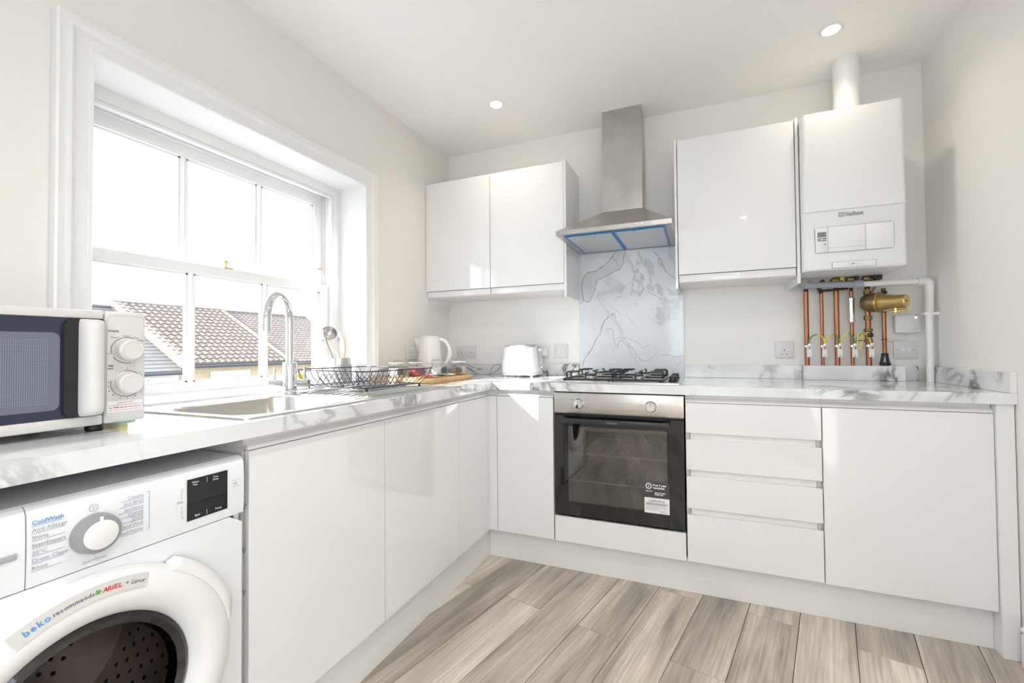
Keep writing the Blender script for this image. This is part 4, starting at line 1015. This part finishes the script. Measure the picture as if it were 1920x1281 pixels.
MB().tube(arc((.6042, -2.183, .8010), .0062, 0, 360, 18, RX, UPZ), .0004, 4).build('power_symbol', 'ink_grey', t); lines([(-2.183, .798, -2.183, .804)], 'ink_grey')
# door
dy, dzc = DC
dr = MB().lathe([(.205, -.004), (.238, -.002), (.2400, .010), (.2360, .026), (.2300, .0330), (.2060, .0398), (.190, .0402), (.172, .032), (.163, .018), (.157, .006), (.156, -.002)], (.6005, dy, dzc), (1, 0, 0), 72, cap=False).build('door', 'plastic_white', t, sharp=60)
gr = MB()
nG = 24; rows = [[], [], [], [], []]
for k in range(nG+1):
    u = k/nG; a = R(60-50*u); e = min(1, u/.05+.15)*min(1, (1-u)/.18+.02)
    for row, (r, x) in zip(rows, ((.2310, .6330), (.2360, .6335), (.2400+.013*e, .6290), (.2405+.0155*e, .6200), (.2395+.0150*e, .6035))):
        row.append((x, dy+r*math.cos(a), dzc+r*math.sin(a)))
gr.loops(rows, closed=False); gr.f += [(0, nG+1, 2*nG+2, 3*nG+3, 4*nG+4)]
gr.build('door_grip', 'plastic_white', dr, sharp=60)
MB().lathe([(.1585, .012), (.152, .016), (.140, .010), (.134, -.010)], (.6005, dy, dzc), (1, 0, 0), 64, cap=False).build('door_trim', 'black_gloss', dr)
MB().lathe([(.139, .009), (.120, -.004), (.100, -.030), (.075, -.055), (.0, -.064)], (.6005, dy, dzc), (1, 0, 0), 56, cap=False).build('glass_bowl', 'washer_glass', dr, sharp=80)
bx(.596, .5965, dy-.008, dy+.008, dzc-.01, dzc+.01).build('latch', 'plastic_grey', dr)
MB().lathe([(.185, .0008), (.185, .014), (.150, .0135), (.146, .0008)], (wx, dy, dzc), (1, 0, 0), 48, cap=False).build('gasket', 'rubber', t)
dm = MB().lathe([(.150, .0008), (.165, -.03), (.225, -.05), (.225, -.33), (.10, -.34), (.001, -.335)], (wx, dy, dzc), (1, 0, 0), 48, cap=False).build('drum', 'drum_steel', t)
hm = MB()
for rr in (.03, .055, .08, .105, .13, .155, .18, .205):
    nq = int(2*PI*rr/.028)
    for k in range(nq):
        a = 2*PI*(k+.5*(int(rr*100) % 2))/nq; hm.lathe([(.0045, 0), (.0045, .0006)], (wx-.3365, dy+rr*math.cos(a), dzc+rr*math.sin(a)), (1, 0, 0), 6)
for jx in range(9):
    for k in range(44):
        a = 2*PI*(k+.5*(jx % 2))/44; dv = Vector((0, math.cos(a), math.sin(a)))
        hm.lathe([(.0045, 0), (.0045, .0006)], Vector((wx-.07-.028*jx, dy, dzc))+dv*.2244, -dv, 6)
hm.build('drum_holes', 'black_plastic', dm, kind='stuff')
for k in range(3):
    a = R(40+120*k); dv = Vector((0, math.cos(a), math.sin(a))); sv = Vector((0, -math.sin(a), math.cos(a))); c_ = Vector((wx-.06, dy, dzc))
    MB().loops([[c_+Vector((-.26*q, 0, 0))+dv*.2235-sv*.035, c_+Vector((-.26*q, 0, 0))+dv*.165-sv*.006, c_+Vector((-.26*q, 0, 0))+dv*.165+sv*.006, c_+Vector((-.26*q, 0, 0))+dv*.2235+sv*.035] for q in (0, 1)], cap0=True, cap1=True).build('drum_paddle', 'plastic_grey', dm)
# sticker on the door ring
sa, sb, ro, ri = 110, 70, .2265, .2105
def on_ring(a, r, dx=.0): return Vector((.6405+dx, dy+r*math.cos(R(a)), dzc+r*math.sin(R(a))))
A0, A1, nA = 118.5, 70.5, 22
def cone(a, r): return Vector((.6420-.0065*(r-.2060)/.0225, dy+r*math.cos(R(a)), dzc+r*math.sin(R(a))))
MB().loops([[cone(A0+(A1-A0)*k/nA, r_) for k in range(nA+1)] for r_ in (.2060, .2140, .2220, .2290)], closed=False).build('sticker', 'sticker_silver', dr, sharp=60)
def ring_text(s, size, a, r, mat, bold=0, shear=0, w=.62):
    # each letter set round the curve of the door
    for ch in s:
        if ch != ' ':
            tg = Vector((0, math.sin(R(a)), -math.cos(R(a)))); up = Vector((-.289, math.cos(R(a)), math.sin(R(a))))
            text(ch, size, cone(a, r)+Vector((.0005, 0, 0)), tg, up, mat, dr, 'lettering', bold=bold, shear=shear)
        a -= math.degrees(size*w*{'m': 1.45, 'I': .5, 'i': .5, 'r': .72, 'L': .85}.get(ch, 1)/r)
ring_text('beko', .0135, 114.6, .2140, 'ink_blue', .0004, w=.60); ring_text('recommends', .0092, 105.4, .2150, 'ink_navy', .0001, w=.55)
ring_text('ARIEL', .0100, 88.6, .2145, 'ink_red', .0004, .2, w=.62); ring_text('+', .010, 80.0, .2150, 'ink_dark'); ring_text('Lenor', .0100, 77.8, .2145, 'ink_navy', .0, .35, w=.48)
p = cone(90.2, .2180)+Vector((.0008, 0, 0))
m = MB()
for k in range(6): m.tube([p, p+Vector((0, .0042*math.cos(k*PI/3), .0042*math.sin(k*PI/3)))], .0010, 5)
m.build('emblem', 'ink_green', dr)

# ================================================================ microwave
t = thing('microwave', (.265, -2.24, .9104), 'white microwave oven with two dials on the worktop', 'microwave')
my0, my1, mz0, mz1, mf = -2.465, -2.0195, .9250, 1.1650, .4250
MB().box(.095, mf-.0005, my0+.003, my1-.003, mz0+.002, mz1-.002, .008).build('body', 'plastic_cream', t)
for a in (.13, .40):
    for b in (my0+.05, my1-.075): MB().lathe([(.014, 0), (.016, .003), (.014, .0155)], (a, b, .9106), (0, 0, 1), 14).build('foot', 'black_plastic', t)
d = MB(); yd1 = -2.0955
d.box(mf, .4345, my0, yd1, 1.1475, mz1, .003); d.box(mf, .4345, my0, yd1, mz0, .9455, .003); d.box(mf, .4345, my0, my0+.02, .9455, 1.1475, .002); 
door = d.build('door', 'plastic_cream', t)
bx(mf+.0005, .4318, my0+.020, yd1-.0005, .9456, 1.1474).build('door_glass', 'navy_glass', door)
MB().prism(rrect(my0+.045, -2.1625, .9640, 1.1170, .012), 'x', .4319, .4325).build('window', 'pane_grey', door)
MB().prism(rrect(my0+.060, -2.1790, .9760, 1.1050, .002, 2), 'x', .4326, .4330).build('window_mesh', 'oven_mesh_dots', door)
# handle: pocket and curved grip
hp = MB().prism(rrect(-2.1590, -2.1000, .9480, 1.1440, .014), 'x', .4319, .4400).build('handle_pocket', 'black_plastic', door)
loops = []
for (z, w) in ((.9465, .0), (.9490, .7), (.956, .94), (.968, 1), (1.125, 1), (1.137, .94), (1.1435, .7), (1.1460, 0)):
    row = []
    for k in range(13):
        a = R(-10+200*k/12); row.append((.4350+(.006+.024*w)*max(0, math.sin(a))+.002*w, -2.1180+.0200*(.75+.25*w)*math.cos(a), z))
    loops.append(row)
g_ = MB().loops(loops, cap0=True, cap1=True)
g_.build('handle', 'plastic_cream', door, sharp=60)
cp = MB().box(mf, .4352, -2.0935, my1, mz0, mz1, .006).build('control_panel', 'plastic_cream', t)
MB().tube([(.4352, y, z) for y, z in rrect(-2.0895, my1+.0000-.0045, mz0+.006, mz1-.008, .010, 4)], .0010, 4, closed=True).build('panel_bead', 'plastic_cream', t)
for kz, nm_ in ((1.0815, 'power'), (1.0085, 'time')):
    k = MB().lathe([(.0255, 0), (.0255, .002), (.0240, .003), (.0225, .018), (.0195, .0215), (.0, .0222)], (.4353, -2.0545, kz), (1, 0, 0), 36, cap=False).build('dial', 'plastic_cream', t)
    MB().lathe([(.0200, 0), (.0185, .0012), (.0175, .0004)], (.4353+.0214, -2.0545, kz), (1, 0, 0), 32, cap=False).build('dial_rim', 'plastic_cream', k)
    rng = ((65, 195), (210, 285)) if nm_ == 'power' else ((50, 100), (165, 310))
    for a0, a1 in rng: MB().tube(arc((.4354, -2.0545, kz), .0285, a0, a1, 20, RX, UPZ), .0006, 4).build('dial_scale', 'ink_dark', t)
def mt(s, size, y, z, mat, **k): text(s, size, (.4356, y, z), RX, UPZ, mat, t, **k)
mt('POWER', .0060, -2.0905, 1.1205, 'ink_dark', bold=.0001); mt('TIME\n(min)', .0055, -2.0905, 1.0460, 'ink_dark', bold=.0001)
for s, y, z in (('Defrost', -2.0770, 1.1080), ('M.Low', -2.0560, 1.1115), ('Med', -2.0380, 1.1080), ('M.High', -2.0300, 1.1020), ('Low', -2.0880, 1.0730)): mt(s, .0042, y, z, 'ink_dark', align='CENTER')
for s, a in (('0', 88), ('1', 66), ('2', 46), ('5', 28), ('7', -38), ('8', -62), ('9', -88), ('10', -112), ('15', -136), ('20', -155), ('25', -172), ('30', 172)): 
    mt(s, .0050, -2.0545+.0335*math.cos(R(a)), 1.0068+.0330*math.sin(R(a)), 'ink_dark', align='CENTER')
bx(.4353, .4356, -2.0885, -2.0255, .9480, .9715).build('sticker', 'sticker_white', t)
for s, z, b in (('Important note:', .9665, 0), ('To cook for less than 2 minutes, turn', .9613, 0), ('the TIMER dial past 2 minutes and', .9561, .0001), ('then return it to the time required.', .9509, 0)): text(s, .0041, (.4359, -2.0570, z), RX, UPZ, 'ink_red', t, align='CENTER', bold=b)
t = thing('sponge', (.25, -1.99, .9104), 'yellow and green scouring sponge tucked beside the microwave', 'sponge')
MB().box(.210, .300, -2.006, -1.984, .9180, .9650, .004).build('foam', 'yellow', t); MB().box(.205, .305, -2.006, -1.972, .9106, .9178, .002).build('scourer', 'green', t)

# ================================================================ sink, tap
t = thing('sink', (.335, -1.43, .9104), 'stainless steel sink with drainer set in the worktop', 'sink')
sx0, sx1, sy0, sy1 = .085, .5850, -1.890, -.970; zt_ = .9104
def L_(x0, x1, y0, y1, r, z): return [(x, y, z) for x, y in rrect(x0, x1, y0, y1, r, 6)]
b0, b1, c0_, c1_ = .165, .540, -1.855, -1.445
MB().loops([L_(sx0, sx1, sy0, sy1, .022, zt_), L_(sx0, sx1, sy0, sy1, .022, zt_+.0035), L_(sx0+.006, sx1-.006, sy0+.006, sy1-.006, .020, zt_+.005), L_(sx0+.012, sx1-.012, sy0+.012, sy1-.012, .018, zt_+.0025),
            L_(b0-.008, b1+.008, c0_-.008, c1_+.008, .075, zt_+.0025), L_(b0, b1, c0_, c1_, .07, zt_-.004), L_(b0+.008, b1-.008, c0_+.008, c1_-.008, .065, zt_-.12), L_(b0+.03, b1-.03, c0_+.03, c1_-.03, .05, zt_-.155), L_(b0+.12, b1-.12, c0_+.12, c1_-.12, .03, zt_-.160)], cap1=True).build('basin', 'steel_sink', t, sharp=50)
MB().lathe([(.045, 0), (.045, .002), (.030, .001), (.0, .0005)], ((b0+b1)/2, (c0_+c1_)/2, zt_-.1598), (0, 0, 1), 28, cap=False).build('waste', 'chrome', t)
for k in range(9):
    x = .185+.042*k
    MB().tube([(x, -1.395, zt_+.0022), (x, -1.375, zt_+.0046), (x, -1.03, zt_+.0050), (x, -1.005, zt_+.0024)], .0042, 6).build('drainer_ridge', 'steel_sink', t)
t = thing('tap', (.115, -1.375, .913), 'tall chrome swan-neck mixer tap with two levers', 'tap')
tx, ty, tz = .115, -1.375, .9131
MB().lathe([(.030, 0), (.030, .004), (.0265, .007), (.0255, .008), (.0255, .115), (.0240, .119), (.0165, .120)], (tx, ty, tz), (0, 0, 1), 28).build('column', 'chrome', t)
sd_ = Vector((.5, -.866, 0)); ra = .104
cc = Vector((tx, ty, 1.180))
pth = [Vector((tx, ty, tz+.118)), Vector((tx, ty, 1.10))]+[cc+sd_*ra+(-sd_*math.cos(R(a))+Vector((0, 0, 1))*math.sin(R(a)))*ra for a in range(0, 181, 9)]
pth += [pth[-1]+Vector((0, 0, -.012))]
MB().tube(pth, .0145, 18).build('spout', 'chrome', t)
e_ = pth[-1]; MB().cyl(e_+Vector((0, 0, .002)), e_+Vector((0, 0, -.022)), .0152, 18).build('aerator', 'chrome', t)
ld_ = Vector((.866, .5, 0)); zb = .950
for s in (-1, 1):
    a = Vector((tx, ty, zb))+ld_*s*.024; b = Vector((tx, ty, zb))+ld_*s*.060
    lv = MB().cyl(a, b, .0155, 18).build('lever_barrel', 'chrome', t)
    MB().lathe([(.0165, 0), (.0165, .010), (.014, .012)], b, ld_*s, 18).build('lever_cap', 'chrome', lv)
    q = b-ld_*s*.004; MB().tube([q+Vector((0, 0, .014)), q+Vector((0, 0, .062))], .0048, 10).build('lever', 'chrome', lv)

# ================================================================ dish rack
RL = math.atan2(.067, -.488)+PI       # slight turn
rc = Vector((.250, -1.110, .9154))
t = thing('dish_rack', rc, 'black wire dish rack standing on the sink drainer', 'dish rack', rz=-R(8.5))
rl_, rw_, rh = .2350, .1900, .0805
WR = .0015
def lb(mb, name, parent=None): return mb.build(name, 'rack_wire', parent or t, local=True)
m = MB().tube([(x, y, rh) for x, y in rrect(-rl_, rl_, -rw_, rw_, .035, 5)], .0026, 8, closed=True); lb(m, 'rim')
il, iw, zb_ = rl_-.040, rw_-.035, .0135
m = MB().tube([(x, y, zb_) for x, y in rrect(-il, il, -iw, iw, .02, 3)], .0022, 6, closed=True); lb(m, 'base_ring')
for k in range(12):
    y = -iw+.012+(2*iw-.024)*k/11
    yr = -rw_+.03+(2*rw_-.06)*k/11
    p = [(-rl_, yr, rh), (-rl_+.016, yr, rh-.035), (-il-.006, y, zb_+.012), (-il+.012, y, zb_), (-.135, y, zb_), (-.090, y, zb_+.046), (-.080, y, zb_+.050), (-.070, y, zb_+.046), (-.025, y, zb_), (.035, y, zb_), (.068, y, zb_+.034), (.076, y, zb_+.038), (.084, y, zb_+.034), (.118, y, zb_), (il-.012, y, zb_), (il+.006, y, zb_+.012), (rl_-.016, yr, rh-.035), (rl_, yr, rh)]
    lb(MB().tube(p, WR, 6), 'plate_wire')
for x in (-.15, -.05, .05, .15):
    xr = x*1.22
    for s in (-1, 1):
        lb(MB().tube([(xr, s*rw_, rh), (xr*.97+x*.03, s*(rw_-.014), rh-.035), (x, s*(iw+.005), zb_+.010), (x, s*(iw-.012), zb_)], WR, 6), 'side_wire')
    lb(MB().tube([(x, -iw+.012, zb_-.003), (x, iw-.012, zb_-.003)], WR, 6), 'base_wire')
for sx_ in (-1, 1):
    for sy_ in (-1, 1):
        lb(MB().lathe([(.0055, 0), (.0055, .010), (.003, .016)], (sx_*(il-.012), sy_*(iw-.012), .0002), (0, 0, 1), 10), 'foot')
m = MB().add([(.150, -1.232, .922), (.176, -1.218, .922), (.182, -1.230, .922), (.157, -1.244, .922), (.160, -1.230, .972), (.170, -1.226, .972), (.173, -1.231, .972), (.163, -1.236, .972)], [(0,3,2,1),(4,5,6,7),(0,1,5,4),(1,2,6,5),(2,3,7,6),(3,0,4,7)])

# ================================================================ things on the window board
m = MB().prism([(-.088, .9215), (-.048, .9215), (-.050, .945), (-.060, .957), (-.068, .972), (-.076, .957), (-.086, .945)], 'y', -1.185, -1.155)
m.build('cleaning_sponge', 'yellow', label='small yellow sponge on the window board behind the rack', cat='sponge')
hc_ = (-.062, -.942); hr, hz0, hz1 = .0585, .9215, 1.0400
t = thing('utensil_holder', (hc_[0], hc_[1], hz0), 'perforated steel utensil holder on the window board', 'utensil holder')
m = MB(); nA, nZ = 48, 1
MB().lathe([(0.001, 0), (hr, .0), (hr, .002), (hr, hz1-hz0), (hr-.0012, hz1-hz0), (hr-.0014, .003), (0.001, .003)], (hc_[0], hc_[1], hz0), (0, 0, 1), 48, cap=False).build('cup', 'steel', t)
hm = MB()
for k in range(28):
    if k % 7 in (6,): continue
    a = 2*PI*k/28
    for j in range(5):
        dv = Vector((math.cos(a), math.sin(a), 0)); p = Vector((hc_[0], hc_[1], hz0+.018+.0165*j))
        hm.cyl(p+dv*(hr-.0002), p+dv*(hr+.0004), .0034, 8)
hm.build('perforation', 'knob_grey', t, kind='stuff')
vw = Vector((rt.x, rt.y, 0)); vd = Vector((fw.x, fw.y, 0)).normalized()
def hpt(l, z, d=0): return Vector((hc_[0], hc_[1], 0))+vw*l+vd*d+Vector((0, 0, z))
t = thing('ladle', hpt(-.02, hz0+.004), 'steel soup ladle leaning left in the utensil holder', 'ladle', 'kitchen utensils in the holder')
MB().tube(smooth_path([hpt(.000, hz0+.006, -.02), hpt(-.025, 1.041, -.02), hpt(-.052, 1.110, -.022), hpt(-.064, 1.160, -.030), hpt(-.070, 1.178, -.022)], 4), [.004]*4+[.005]*13, 8).build('handle', 'utensil_steel', t)
bc = hpt(-.048, 1.165, -.005); nb = (vw*.5-vd*.65+Vector((0, 0, .45))).normalized()
prof = [(.036*math.sin(R(a)), -.034*math.cos(R(a))) for a in range(6, 91, 12)]
MB().lathe(prof+[(.0375, .001), (.0345, .001)]+[(.0345*math.sin(R(a)), -.032*math.cos(R(a))) for a in range(84, 5, -13)], bc, nb, 28, cap=False).build('bowl', 'utensil_steel', t, sharp=60)
t = thing('serving_spoon', hpt(.015, hz0+.004), 'steel straining spoon with cupped head behind the ladle', 'spoon', 'kitchen utensils in the holder')
MB().tube(smooth_path([hpt(.010, hz0+.006, .01), hpt(-.008, 1.041, .012), hpt(-.050, 1.090, .034), hpt(-.080, 1.134, .050)], 4), .0042, 8).build('handle', 'wood_light', t)
nb = (-vw*.6+vd*.15+Vector((0, 0, .7))).normalized(); bc = hpt(-.096, 1.150, .055)
MB().lathe([(.030*math.sin(R(a)), -.022*math.cos(R(a))) for a in range(6, 91, 12)]+[(.0305, .001), (.028, .001)]+[(.028*math.sin(R(a)), -.020*math.cos(R(a))) for a in range(84, 5, -13)], bc, nb, 24, cap=False).build('bowl', 'utensil_steel', t, sharp=60)
t = thing('tongs', hpt(.01, hz0+.004), 'tongs with grey serrated tip and wooden grip in the utensil holder', 'tongs', 'kitchen utensils in the holder')
MB().tube(smooth_path([hpt(.018, hz0+.006, .015), hpt(.012, 1.041, .012), hpt(.004, 1.120, .008)], 4), [.0045]*5+[.0075]*4, 8).build('grip', 'wood_light', t)
pl_ = []
for k in range(9):
    z = 1.120+.0065*k; wv_ = .0085*(1-(k/9)**2)+.002
    pl_.append((wv_+(.002 if k % 2 else 0), z))
m = MB(); lf = [hpt(.002-k_*.0006-w_, z, .006) for k_, (w_, z) in enumerate(pl_)]; rg_ = [hpt(.002-k_*.0006+w_*.8, z, .006) for k_, (w_, z) in enumerate(pl_)]
lf2 = [p+vd*.004 for p in lf]; rg2 = [p+vd*.004 for p in rg_]
m.loops([lf, rg_, rg2, lf2, lf], closed=False); m.f += [(0, 9, 18, 27), (8, 35, 26, 17)]
m.build('serrated_tip', 'silicone_grey', t)
t = thing('wooden_spatula', hpt(.02, hz0+.004), 'pale wooden spatula standing right in the utensil holder', 'spatula', 'kitchen utensils in the holder')
prof = [(.020, hz0+.006, .007), (.024, 1.041, .008), (.026, 1.075, .0135), (.024, 1.110, .0145), (.022, 1.132, .0120), (.0215, 1.142, .0065), (.0215, 1.146, .001)]
lp_ = []
for (l, z, w_) in prof:
    lp_.append([hpt(l-w_, z, -.018), hpt(l-w_*.6, z, -.022), hpt(l+w_*.6, z, -.022), hpt(l+w_, z, -.018), hpt(l+w_*.6, z, -.015), hpt(l-w_*.6, z, -.015)])
MB().loops(lp_, cap0=True, cap1=True).build('blade', 'wood_light', t)

# ================================================================ board, kettle, jars, sachets
t = thing('chopping_board', (.215, -.61, .9104), 'bamboo chopping board carrying jars and kettle', 'chopping board')
for k in range(10):
    a = -.810+.040*k
    MB().box(.030, .400, a+.0002, a+.0398, .9106, .9340, .002).build('strip', 'bamboo', t)
ZB = .9342
kx, ky = .118, -.420
t = thing('kettle', (kx, ky, ZB), 'white ribbed electric kettle in the corner', 'kettle')
MB().lathe([(.074, 0), (.076, .002), (.076, .010), (.072, .013)], (kx, ky, ZB+.0002), (0, 0, 1), 40).build('power_base', 'plastic_cream', t)
MB().lathe([(.070, .0135), (.0735, .017), (.0735, .026), (.0715, .05), (.0675, .10), (.0630, .16), (.0585, .205), (.0570, .2150)], (kx, ky, ZB), (0, 0, 1), 144, rib=lambda a, h: .012*abs(math.cos(18*a)) if .028 < h < .21 else 0).build('body', 'ceramic_rib', t, sharp=60)
MB().lathe([(.0570, 0), (.0550, .005), (.0500, .008), (.0, .0095)], (kx, ky, ZB+.2152), (0, 0, 1), 40, cap=False).build('lid', 'ceramic_rib', t)
MB().tube([(kx+.0575*math.cos(R(a)), ky+.0575*math.sin(R(a)), ZB+.2150) for a in range(0, 360, 9)], .0010, 5, closed=True).build('lid_ring', 'chrome', t)
dl = -vw; dn = Vector((-dl.y, dl.x, 0)); K = Vector((kx, ky, ZB))
def spt(o_, w_, z): return [K+dl*.045+dn*w_+Vector((0, 0, z)), K+dl*o_+dn*w_*.35+Vector((0, 0, z)), K+dl*o_-dn*w_*.35+Vector((0, 0, z)), K+dl*.045-dn*w_+Vector((0, 0, z))]
MB().loops([spt(.070, .010, .135), spt(.072, .020, .155), spt(.082, .026, .190), spt(.092, .028, .2100)], cap0=True, cap1=True).build('spout', 'ceramic_rib', t)
hpts = [K+vw*.054+Vector((0, 0, .203)), K+vw*.085+Vector((0, 0, .196)), K+vw*.110+Vector((0, 0, .165)), K+vw*.116+Vector((0, 0, .125)), K+vw*.106+Vector((0, 0, .080)), K+vw*.082+Vector((0, 0, .050)), K+vw*.066+Vector((0, 0, .046))]
MB().tube(smooth_path(hpts, 5), .0105, 12).build('handle', 'ceramic_rib', t)
MB().tube([p+Vector((0, 0, .0)) + (p-(K+vw*.06+Vector((0, 0, .125)))).normalized()*.0108 for p in smooth_path(hpts, 5)][2:-4], .0016, 6).build('handle_trim', 'chrome', t)
fwd_k = Vector((-fw.x, -fw.y, 0)).normalized()
text('Russell Hobbs', .0092, K+fwd_k*.0745-vw*.0100+Vector((0, 0, .060)), vw, (0, 0, 1), 'ink_grey', t)
def jar(x, y, label, content, lab_dir, name='jar', r=.044, h=.072):
    t = thing(name, (x, y, ZB), label, 'jar', 'clip-top glass jars on the board'); z = ZB+.0003
    MB().lathe([(r*.92, 0), (r, .006), (r, h*.72), (r*.82, h*.84), (r*.80, h)], (x, y, z), (0, 0, 1), 28).build('glass', 'jar_glass', t)
    MB().lathe([(r*.86, .003), (r*.90, .008), (r*.90, h*.55), (r*.80, h*.62)], (x, y, z), (0, 0, 1), 20).build('contents', content, t)
    MB().lathe([(r*.86, 0), (r*.88, .003), (r*.88, .009), (r*.80, .014), (.001, .016)], (x, y, z+h+.003), (0, 0, 1), 28, cap=False).build('lid', 'jar_glass', t)
    MB().lathe([(r*.83, 0), (r*.87, .001), (r*.87, .0025), (r*.83, .003)], (x, y, z+h), (0, 0, 1), 28, cap=False).build('seal', 'ink_white', t)
    w_ = MB().tube([(x+r*.90*math.cos(a), y+r*.90*math.sin(a), z+h*.90) for a in [2*PI*k/24 for k in range(24)]], .0012, 5, closed=True)
    w_.tube([(x-r*.92, y, z+h*.9), (x-r*.95, y, z+h+.010), (x-r*.4, y, z+h+.020), (x, y, z+h+.0205)], .0012, 5)
    w_.build('wire_bail', 'chrome', t)
    dv = Vector(lab_dir).normalized(); sv = Vector((-dv.y, dv.x, 0)); c = Vector((x, y, z+h*.40))+dv*(r+.001)
    oc = [(-.013, -.017), (.013, -.017), (.018, -.011), (.018, .011), (.013, .017), (-.013, .017), (-.018, .011), (-.018, -.011)]
    m = MB(); m.add([c+sv*a+Vector((0, 0, b)) for a, b in oc]+[c+dv*.002+sv*a+Vector((0, 0, b)) for a, b in oc], [tuple(range(8)), tuple(range(8, 16))]+[(i, (i+1) % 8, 8+(i+1) % 8, 8+i) for i in range(8)])
    m.build('label_tag', 'label_slate', t)
    return t
tc_ = (-fw.x, -fw.y, 0)
jar(.270, -.560, 'glass clip-top jar nearest the kettle with slate label', 'sachet_white', (.9, -.3, 0))
jar(.345, -.470, 'glass clip-top jar of biscuits at the right end of the board', 'biscuit', (.5, -.85, 0))
jar(.130, -.745, 'empty-looking glass clip-top jar at the far left of the board', 'sachet_white', (.9, -.4, 0), r=.043)
jar(.190, -.655, 'glass clip-top jar of red tea bags', 'tea', (.95, -.2, 0), r=.043)
ss = [('sachet_red', .300, -.690, 20, 'red sachet lying in front of the tea jar'), ('sachet_white', .265, -.640, -30, 'white sachet lying under the red sachet'), ('sachet_green', .330, -.615, 60, 'green printed sachet on the chopping board'), ('sachet_tan', .355, -.720, -10, 'tan sachet at the near edge of the chopping board'), ('sachet_white', .350, -.560, 35, 'white sachet beside the biscuit jar'), ('sachet_red', .320, -.750, 75, 'small red sachet at the near corner of the board')]
for i, (mt_, x, y, a, lb_) in enumerate(ss):
    c_, s_ = math.cos(R(a)), math.sin(R(a)); rows = []
    zz = ZB+.0005+.0045*(i % 3)
    for j, (v, th) in enumerate(((-.038, .0006), (-.033, .001), (-.02, .0045), (0, .006), (.02, .0045), (.033, .001), (.038, .0006))):
        rows.append([(x+c_*u-s_*v, y+s_*u+c_*v, zz+k_*th+.003*math.sin(7*u/.03+i)*(.2)+.0012) for u, k_ in ((-.022, .4), (-.012, 1), (.012, 1), (.022, .4), (.012, 0), (-.012, 0))])
    MB().loops(rows, cap0=True, cap1=True).build('sachet', mt_, label=lb_, cat='sachet', group='drink sachets on the board')
# ================================================================ toaster
t = thing('toaster', (.605, -.145, .9104), 'white ribbed two-slice toaster on the back worktop', 'toaster')
def ribrect(x0, x1, y0, y1, r, z, amp):
    pts = []
    base_ = rrect(x0, x1, y0, y1, r, 8)
    P_ = [Vector((a, b, 0)) for a, b in base_]; n_ = len(P_); dist = 0; out = []
    for i in range(n_):
        a, b = P_[i], P_[(i+1) % n_]; L0 = (b-a).length; k_ = max(1, int(L0/.0016))
        for j in range(k_):
            p = a.lerp(b, j/k_); tg = (b-a).normalized(); nn2 = Vector((tg.y, -tg.x, 0)); s_ = dist+L0*j/k_
            out.append((p.x+nn2.x*amp*abs(math.sin(PI*s_/.0105)), p.y+nn2.y*amp*abs(math.sin(PI*s_/.0105)), z))
        dist += L0
    return out
tx0, tx1, ty0, ty1 = .4985, .7085, -.240, -.055
MB().loops([ribrect(tx0+.001, tx1-.001, ty0+.001, ty1-.001, .030, .934, .0016), ribrect(tx0+.002, tx1-.002, ty0+.002, ty1-.002, .030, 1.00, .0016), ribrect(tx0+.006, tx1-.006, ty0+.005, ty1-.005, .030, 1.085, .0016), ribrect(tx0+.010, tx1-.010, ty0+.009, ty1-.009, .028, 1.096, .0004), ribrect(tx0+.022, tx1-.022, ty0+.022, ty1-.022, .02, 1.099, .0)], cap0=True, cap1=True).build('body', 'toaster_white', t, sharp=60)
for y in (-.180, -.115): MB().box(.535, .672, y-.013, y+.013, 1.0992, 1.1000, .0002, 1).build('bread_slot', 'black_plastic', t)
MB().prism(rrect(tx0-.002, tx1+.002, ty0-.002, ty1+.002, .032, 6), 'z', .9205, .9330).build('base', 'plastic_white', t)
for x in (.522, .690):
    for y in (-.225, -.072): MB().lathe([(.008, 0), (.009, .003), (.007, .0098)], (x, y, .9106), (0, 0, 1), 12).build('foot', 'plastic_white', t)
lv = MB().box(tx1-.002, tx1+.003, -.160, -.140, .965, 1.085, .001).build('lever_slot', 'plastic_grey', t)
MB().box(tx1+.002, tx1+.018, -.166, -.134, 1.062, 1.080, .004).build('lever', 'plastic_white', lv)
MB().lathe([(.016, 0), (.016, .006), (.0135, .012), (.0, .0125)], (tx1+.001, -.110, .965), (1, 0, 0), 20, cap=False).build('dial', 'chrome', t)
MB().lathe([(.004, 0), (.004, .004)], (tx1+.001, -.195, .965), (1, 0, 0), 12).build('button', 'chrome', t)
text('Russell Hobbs', .0088, (.548, ty0-.0022, .9560), (1, 0, 0), (0, 0, 1), 'ink_grey', t)
t = thing('power_cord', (.41, -.05, .9104), 'grey power cord looping in front of the upstand right of the jars', 'cord')
MB().tube(smooth_path([(.300, -.060, .9135), (.345, -.060, .918), (.395, -.058, .945), (.405, -.050, .970), (.380, -.045, .978), (.352, -.048, .962), (.336, -.052, .930), (.330, -.060, .914)], 5), .0030, 8).build('cable', 'plastic_grey', t)

flush_texts()
